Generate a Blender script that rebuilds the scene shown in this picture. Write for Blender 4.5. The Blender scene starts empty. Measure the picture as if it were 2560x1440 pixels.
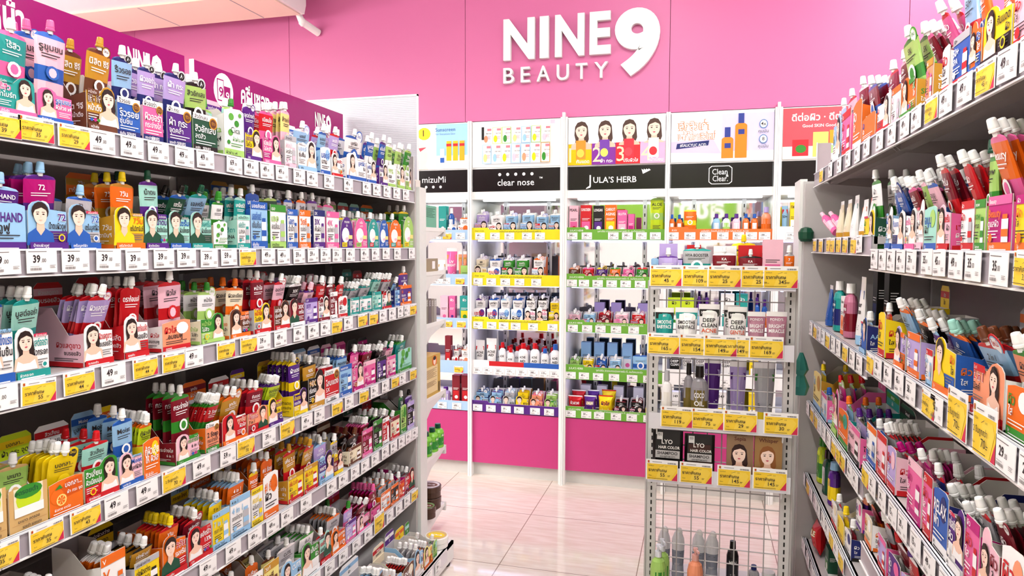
import bpy, math, random
from mathutils import Matrix, Vector
random.seed(7)
SC = bpy.context.scene
COL = SC.collection
PI = math.pi

# ---------------- camera ----------------
cam = bpy.data.cameras.new('camera')
cam.sensor_fit = 'HORIZONTAL'
cam.sensor_width = 36.0
cam.lens = 36.0 * 1735.3 / 2560.0
cam.clip_start = 0.05
co = bpy.data.objects.new('camera', cam)
COL.objects.link(co)
def cam_matrix(yaw, pitch, roll):
    cy, sy, cp, sp = math.cos(yaw), math.sin(yaw), math.cos(pitch), math.sin(pitch)
    r = Vector((cy, -sy, 0)); f = Vector((sy * cp, cy * cp, -sp)); u = r.cross(f)
    cr, sr = math.cos(roll), math.sin(roll)
    r2 = cr * r + sr * u; u2 = -sr * r + cr * u
    return Matrix(((r2.x, u2.x, -f.x, 0), (r2.y, u2.y, -f.y, 0), (r2.z, u2.z, -f.z, 1.42), (0, 0, 0, 1)))
co.matrix_world = cam_matrix(math.radians(-15.235), math.radians(3.459), math.radians(0.185))
SC.camera = co

# ---------------- world, exposure ----------------
w = bpy.data.worlds.new('store_air'); SC.world = w; w.use_nodes = True
w.node_tree.nodes['Background'].inputs[0].default_value = (1, 0.97, 0.96, 1)
w.node_tree.nodes['Background'].inputs[1].default_value = 0.5
SC.view_settings.view_transform = 'Standard'
SC.view_settings.look = 'None'
SC.view_settings.gamma = 1.0
SC.view_settings.exposure = 0.5
SC.view_settings.use_curve_mapping = False
SC.cycles.max_bounces = 5; SC.cycles.diffuse_bounces = 3; SC.cycles.glossy_bounces = 3; SC.cycles.use_light_tree = False; SC.cycles.transmission_bounces = 2
SC.cycles.caustics_reflective = False; SC.cycles.caustics_refractive = False
SC.cycles.use_adaptive_sampling = True; SC.cycles.adaptive_threshold = 0.04
LAMP = 30.0       # emission of the ceiling tubes

# ---------------- colours and materials ----------------
PAL = dict(W=('white', 'f3f1f0'), C=('cream', 'ecdfc0'), T=('teal', '1f958e'), t=('mint', '9fd8c9'), B=('blue', '2459ad'), b=('light blue', '93bfe2'),
 N=('navy', '1c2668'), P=('pink', 'e2619b'), p=('pale pink', 'efbccb'), M=('magenta', 'b80f74'), R=('red', 'c4161f'), m=('maroon', '7a1022'),
 O=('orange', 'e66a14'), o=('peach', 'ee9670'), Y=('yellow', 'f0cf12'), y=('pale yellow', 'efdf86'), G=('green', '33882a'), g=('light green', 'a2cc69'),
 D=('dark green', '184a34'), V=('purple', '52227e'), v=('lavender', 'b3a0d6'), K=('black', '15110f'), S=('grey', 'b4b3b8'), H=('brown', '64361f'),
 A=('gold', 'c08c26'), L=('lime', 'c0d81f'), E=('beige', 'd2ae74'))
EXTRA = dict(skin='f5d6c4', skin2='edc2aa', hair='2a1a16', lip='c4455a', ink='2a2426', inkg='77706f', cap='f1f0ee', grey='8d8586', card='d9d2cc', red2='c92a4e',
 rail='a89fa6', metal='cfcdca', dark='3a3234', pinkwall='e0568f', lowpink='c4306f', sign='980b66', glassy='dfe3ea', chrome='bdbdc2', wood='cfa86c', wood2='b98d52', kraft='c8a24c')
def hexof(k):
    return PAL[k][1] if k in PAL else EXTRA.get(k, k)
def lin(h):
    r = []
    for i in (0, 2, 4):
        c = int(h[i:i+2], 16) / 255
        r.append(c / 12.92 if c <= .04045 else ((c + .055) / 1.055) ** 2.4)
    return r
MATS = {}
def mat(key):
    """'K' printed card; 'K!' glossy plastic; 'K*' backlit film; 'K#' metal paint; 'K~' foil"""
    if key in MATS: return MATS[key]
    fin = key[-1] if key[-1] in '!*#~%' else ''
    h = hexof(key[:-1] if fin else key)
    m = bpy.data.materials.new((PAL[key[0]][0] if (key.rstrip('!*#~%') in PAL) else key.rstrip('!*#~%')).replace(' ', '_') + {'': '_card', '!': '_plastic', '*': '_backlit', '#': '_metal', '~': '_foil', '%': '_clear'}[fin])
    m.use_nodes = True
    nt = m.node_tree; p = nt.nodes['Principled BSDF']
    c = lin(h)
    tc = nt.nodes.new('ShaderNodeTexCoord'); no = nt.nodes.new('ShaderNodeTexNoise'); no.inputs['Scale'].default_value = 35
    mx = nt.nodes.new('ShaderNodeMix'); mx.data_type = 'RGBA'
    mx.inputs[6].default_value = (*c, 1); mx.inputs[7].default_value = (*[x * .93 for x in c], 1)
    nt.links.new(tc.outputs['Object'], no.inputs['Vector']); nt.links.new(no.outputs['Fac'], mx.inputs[0]); nt.links.new(mx.outputs[2], p.inputs['Base Color'])
    p.inputs['Roughness'].default_value = {'': .5, '!': .22, '*': .25, '#': .4, '~': .28, '%': .12}[fin]
    p.inputs['Specular IOR Level'].default_value = .35
    if fin == '#': p.inputs['Metallic'].default_value = .15
    if fin == '~': p.inputs['Metallic'].default_value = .25
    if fin == '*':
        nt.links.new(mx.outputs[2], p.inputs['Emission Color']); p.inputs['Emission Strength'].default_value = .14
    if fin == '%':
        p.inputs['Transmission Weight'].default_value = .75; p.inputs['IOR'].default_value = 1.15
    MATS[key] = m
    return m
def special(name, base=(.8, .8, .8), rough=.5, metal=0.0, emit=None, strength=0.0):
    m = bpy.data.materials.new(name); m.use_nodes = True
    p = m.node_tree.nodes['Principled BSDF']
    p.inputs['Base Color'].default_value = (*base, 1); p.inputs['Roughness'].default_value = rough; p.inputs['Metallic'].default_value = metal
    if emit: p.inputs['Emission Color'].default_value = (*emit, 1); p.inputs['Emission Strength'].default_value = strength
    MATS[name] = m
    return m
special('tube_light', (1, 1, 1), .4, 0, (1, .965, .95), LAMP)
special('led_lavender', (1, 1, 1), .4, 0, (.6, .58, 1), 4.0)
special('led_white', (1, 1, 1), .4, 0, (.93, 1, 1), 4.0)
special('mirror', (.80, .80, .82), .04, 1.0)
special('steel', (.62, .62, .64), .3, .8)
def floor_mat():
    m = special('polished_tile', (.8, .75, .7), .07); nt = m.node_tree; p = nt.nodes['Principled BSDF']
    tc = nt.nodes.new('ShaderNodeTexCoord'); mp = nt.nodes.new('ShaderNodeMapping'); mp.inputs['Scale'].default_value = (3, 22, 1); mp.inputs['Rotation'].default_value = (0, 0, .5)
    no = nt.nodes.new('ShaderNodeTexNoise'); no.inputs['Scale'].default_value = 2.2; no.inputs['Detail'].default_value = 8
    cr = nt.nodes.new('ShaderNodeValToRGB'); cr.color_ramp.elements[0].color = (*lin('e0d1c4'), 1); cr.color_ramp.elements[1].color = (*lin('ebe2d8'), 1)
    cr.color_ramp.elements[0].position = .35; cr.color_ramp.elements[1].position = .65
    br = nt.nodes.new('ShaderNodeTexBrick'); br.offset = 0; br.squash = 1
    for k, v in (('Scale', 1), ('Mortar Size', .0022), ('Brick Width', .6), ('Row Height', .6), ('Mortar Smooth', .1)): br.inputs[k].default_value = v
    br.inputs['Mortar'].default_value = (*lin('9a887b'), 1)
    mp2 = nt.nodes.new('ShaderNodeMapping'); mp2.inputs['Location'].default_value = (.245, .1, 0)
    L = nt.links.new
    L(tc.outputs['Object'], mp.inputs[0]); L(mp.outputs[0], no.inputs['Vector']); L(no.outputs['Fac'], cr.inputs[0])
    L(tc.outputs['Object'], mp2.inputs[0]); L(mp2.outputs[0], br.inputs['Vector']); L(cr.outputs[0], br.inputs['Color1']); L(cr.outputs[0], br.inputs['Color2'])
    L(br.outputs['Color'], p.inputs['Base Color'])
    p.inputs['Specular IOR Level'].default_value = .6
floor_mat()
def wall_mat(name, h, rough=.42):
    m = special(name, lin(h), rough); nt = m.node_tree; p = nt.nodes['Principled BSDF']
    no = nt.nodes.new('ShaderNodeTexNoise'); no.inputs['Scale'].default_value = 300
    b = nt.nodes.new('ShaderNodeBump'); b.inputs['Strength'].default_value = .03
    nt.links.new(no.outputs['Fac'], b.inputs['Height']); nt.links.new(b.outputs[0], p.inputs['Normal'])
wall_mat('pink_laminate', 'd06a9c'); wall_mat('low_pink_laminate', 'bd3577'); wall_mat('white_paint', 'f0eeec', .6); wall_mat('white_laminate', 'f2f2ef', .35)
wall_mat('ac_beige', 'ecd9c4', .5)

# ---------------- mesh building ----------------
class MB:
    def __init__(s): s.v = []; s.f = []; s.m = []; s.k = []
    def key(s, k):
        if k not in s.k: s.k.append(k)
        return s.k.index(k)
    def add(s, vs, fs, k):
        b = len(s.v); s.v += [tuple(q) for q in vs]; i = s.key(k)
        for f in fs: s.f.append([b + j for j in f]); s.m.append(i)
    def box(s, x0, x1, y0, y1, z0, z1, k):
        s.add([(x, y, z) for z in (z0, z1) for y in (y0, y1) for x in (x0, x1)], [(0, 2, 3, 1), (4, 5, 7, 6), (0, 1, 5, 4), (2, 6, 7, 3), (0, 4, 6, 2), (1, 3, 7, 5)], k)
    def prism(s, poly, fn, t, ka, kb=None):
        """poly in (a,b); fn(a,b,c)->xyz; c from 0 (outside) to t"""
        n = len(poly); A = [fn(a, b, 0) for a, b in poly]; B = [fn(a, b, t) for a, b in poly]
        s.add(A, [list(range(n))], ka); s.add(B, [list(range(n))[::-1]], kb or ka)
        s.add(A + B, [(i, (i + 1) % n, (i + 1) % n + n, i + n) for i in range(n)], kb or ka)
    def lathe(s, prof, k, seg=12, cx=0, cy=0, z0=0, sx=1, sy=1):
        """prof: (radius, z[, key])"""
        n = len(prof); vs = []
        for q in prof:
            for i in range(seg):
                a = 2 * PI * i / seg; vs.append((cx + q[0] * math.cos(a) * sx, cy + q[0] * math.sin(a) * sy, z0 + q[1]))
        for j in range(n - 1):
            kk = prof[j][2] if len(prof[j]) > 2 else k
            b = [vs[j * seg + i] for i in range(seg)] + [vs[(j + 1) * seg + i] for i in range(seg)]
            s.add(b, [(i, (i + 1) % seg, (i + 1) % seg + seg, i + seg) for i in range(seg)], kk)
        s.add(vs[-seg:], [list(range(seg))], prof[-2][2] if len(prof[-2]) > 2 else k)
        s.add(vs[:seg], [list(range(seg))[::-1]], k)
    def tube(s, p, q, r, k, seg=6):
        p = Vector(p); q = Vector(q); d = (q - p).normalized(); a = d.orthogonal().normalized(); b = d.cross(a)
        R = [a * math.cos(2 * PI * i / seg) * r + b * math.sin(2 * PI * i / seg) * r for i in range(seg)]
        s.add([p + x for x in R] + [q + x for x in R], [(i, (i + 1) % seg, (i + 1) % seg + seg, i + seg) for i in range(seg)] + [list(range(seg))[::-1], list(range(seg, 2 * seg))], k)
    def mesh(s, name):
        me = bpy.data.meshes.new(name); me.from_pydata(s.v, [], s.f)
        for k in s.k: me.materials.append(mat(k))
        me.polygons.foreach_set('material_index', s.m); me.update()
        return me
    def build(s, name, parent=None, loc=(0, 0, 0), rz=0, smooth=False):
        me = s.mesh(name)
        if smooth: me.polygons.foreach_set('use_smooth', [True] * len(me.polygons))
        return obj(name, me, parent, loc, rz)
def obj(name, me, parent=None, loc=(0, 0, 0), rz=0):
    o = bpy.data.objects.new(name, me); COL.objects.link(o); o.location = loc; o.rotation_euler = (0, 0, rz)
    if parent is not None: o.parent = parent
    return o
USED = {}
def tag(o, label, cat, group=None):
    o['label'] = label; o['category'] = cat
    if group: o['group'] = group
    return o
def struct(o): o['kind'] = 'structure'; return o
def empty(name, loc=(0, 0, 0), rz=0): return obj(name, None, None, loc, rz)
def copy_tree(o, loc=None, parent=None):
    c = o.copy(); COL.objects.link(c)
    if parent is not None: c.parent = parent
    if loc is not None: c.location = loc
    for ch in KIDS.get(o.name, []): copy_tree(ch, None, c)
    return c
KIDS = {}

# ---------------- lettering ----------------
TX = {}
_tc = bpy.data.curves.new('lettering', 'FONT'); _to = bpy.data.objects.new('lettering', _tc); _ts = bpy.data.scenes.new('lettering'); _ts.collection.objects.link(_to)
def tx(sr, bold=0, res=2, ext=0):
    k = (sr, bold, res, ext)
    if k in TX: return TX[k]
    _tc.body = sr; _tc.size = 1; _tc.resolution_u = res; _tc.offset = bold; _tc.extrude = ext
    _vl = _ts.view_layers[0]; _vl.update(); dg = _vl.depsgraph
    me = bpy.data.meshes.new_from_object(_to.evaluated_get(dg))
    vs = [tuple(v.co) for v in me.vertices]; fs = [list(p.vertices) for p in me.polygons]
    bpy.data.meshes.remove(me)
    if not vs: vs = [(0, 0, 0)]; fs = []
    xs = [v[0] for v in vs]; ys = [v[1] for v in vs]
    TX[k] = (vs, fs, min(xs), max(xs), min(ys), max(ys))
    return TX[k]
class Pr:
    """prints on a surface: fr(u, v, lift)->xyz, u and v in metres"""
    def __init__(s, mb, fr, step=.0002): s.mb = mb; s.fr = fr; s.l = step; s.st = step
    def poly(s, pts, k):
        s.mb.add([s.fr(u, v, s.l) for u, v in pts], [list(range(len(pts)))], k); s.l += s.st
    def rect(s, a, b, c, d, k): s.poly([(a, b), (c, b), (c, d), (a, d)], k)
    def ell(s, x, y, rx, ry, k, n=14, a0=0, a1=2 * PI):
        full = abs(a1 - a0 - 2 * PI) < 1e-6
        s.poly([(x + rx * math.cos(a0 + (a1 - a0) * i / (n if full else n - 1)), y + ry * math.sin(a0 + (a1 - a0) * i / (n if full else n - 1))) for i in range(n)], k)
    def text(s, t, u, v, h, k, al='l', mw=None, bold=.012, out=None, res=2, sx=1.0):
        vs, fs, x0, x1, y0, y1 = tx(t, bold, res)
        sc = h / .72; wd = (x1 - x0) * sc * sx
        if mw and wd > mw: sx *= mw / wd; wd = mw
        o = {'l': 0, 'c': -wd / 2, 'r': -wd}[al]
        if out:
            s.text(t, u + o, v, h, out, 'l', wd, bold + .05, None, 1)
        s.mb.add([s.fr(u + o + (x - x0) * sc * sx, v + y * sc, s.l) for x, y, _ in vs], fs, k); s.l += s.st
    def bars(s, u, v, wd, h, k, n=1, gap=.6):
        for i in range(n):
            s.rect(u, v - i * h * (1 + gap), u + wd * (1, .8, .93, .7)[i % 4], v - i * h * (1 + gap) + h * .55, k); s.l -= s.st
        s.l += s.st
    def barcode(s, u, v, wd, h, k='ink'):
        r = random.Random(3); x = 0
        while x < wd:
            a = r.uniform(.6, 1.6) * wd / 26; s.rect(u + x, v, u + min(x + a, wd), v + h, k); s.l -= s.st; x += a + r.uniform(.5, 1.2) * wd / 26
        s.l += s.st
    def face(s, x, y, r, man=False, top='W', hair='hair', side=1, wid=1.0):
        """portrait: x,y centre of the head, r half height of the face"""
        w_ = r * .78 * wid
        if man:
            s.poly([(x - 2.0 * w_, y - 3.1 * r), (x + 2.0 * w_, y - 3.1 * r), (x + 1.8 * w_, y - 1.9 * r), (x + .6 * w_, y - 1.3 * r), (x - .6 * w_, y - 1.3 * r), (x - 1.8 * w_, y - 1.9 * r)], top)
            s.poly([(x - .5 * w_, y - .6 * r), (x - .6 * w_, y - 1.5 * r), (x, y - 2.1 * r), (x + .6 * w_, y - 1.5 * r), (x + .5 * w_, y - .6 * r)], 'skin2')
            s.ell(x, y + .35 * r, w_ * 1.22, r * .98, hair)
        else:
            s.poly([(x - .7 * w_, y + 1.12 * r), (x - 1.1 * w_, y + .6 * r), (x - 1.22 * w_, y - .5 * r), (x - 1.0 * w_, y - 1.2 * r), (x - 1.2 * w_, y - 2.1 * r), (x + .9 * w_, y - 1.9 * r), (x + 1.3 * w_, y - 1.1 * r), (x + 1.2 * w_, y - .2 * r), (x + 1.1 * w_, y + .6 * r), (x + .65 * w_, y + 1.15 * r), (x, y + 1.3 * r)], hair)
            s.poly([(x - 1.9 * w_, y - 3.1 * r), (x + 1.9 * w_, y - 3.1 * r), (x + 1.7 * w_, y - 1.8 * r), (x + .5 * w_, y - 1.3 * r), (x + .42 * w_, y - .6 * r), (x - .42 * w_, y - .6 * r), (x - .5 * w_, y - 1.3 * r), (x - 1.7 * w_, y - 1.8 * r)], 'skin2')
            s.poly([(x - 1.7 * w_, y - 3.1 * r), (x + 1.7 * w_, y - 3.1 * r), (x + 1.3 * w_, y - 2.0 * r), (x + .5 * w_, y - 2.35 * r), (x - .5 * w_, y - 2.35 * r), (x - 1.3 * w_, y - 2.0 * r)], top)
        s.poly([(x + w_ * math.cos(a) * (1 if math.sin(a) > 0 else .94), y + r * math.sin(a)) for a in [2 * PI * i / 18 for i in range(18)]], 'skin')
        s.poly([(x - 1.02 * w_, y + .1 * r), (x - .9 * w_, y + .75 * r), (x - .1 * w_, y + 1.12 * r), (x + .8 * w_, y + .8 * r), (x + 1.02 * w_, y + .1 * r), (x + .8 * w_, y + .5 * r), (x + .15 * w_ * side, y + .74 * r), (x - .75 * w_, y + .48 * r)], hair)
        for q in (-1, 1):
            s.ell(x + q * .42 * w_, y + .06 * r, .17 * w_, .065 * r, 'hair', 8); s.l -= s.st
            s.rect(x + q * .42 * w_ - .22 * w_, y + .24 * r, x + q * .42 * w_ + .22 * w_, y + .29 * r, 'hair'); s.l -= s.st
        s.poly([(x - .07 * w_, y - .27 * r), (x + .12 * w_, y - .27 * r), (x + .03 * w_, y + .02 * r)], 'skin2')
        s.poly([(x - .27 * w_, y - .5 * r), (x, y - .43 * r), (x + .27 * w_, y - .5 * r), (x, y - .62 * r)], 'lip' if not man else 'skin2'); s.l += s.st
def lum(k):
    r, g, b = lin(hexof(k)); return .3 * r + .6 * g + .1 * b
def ink_on(k, alt='ink'): return 'W' if lum(k) < .42 else alt
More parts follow.
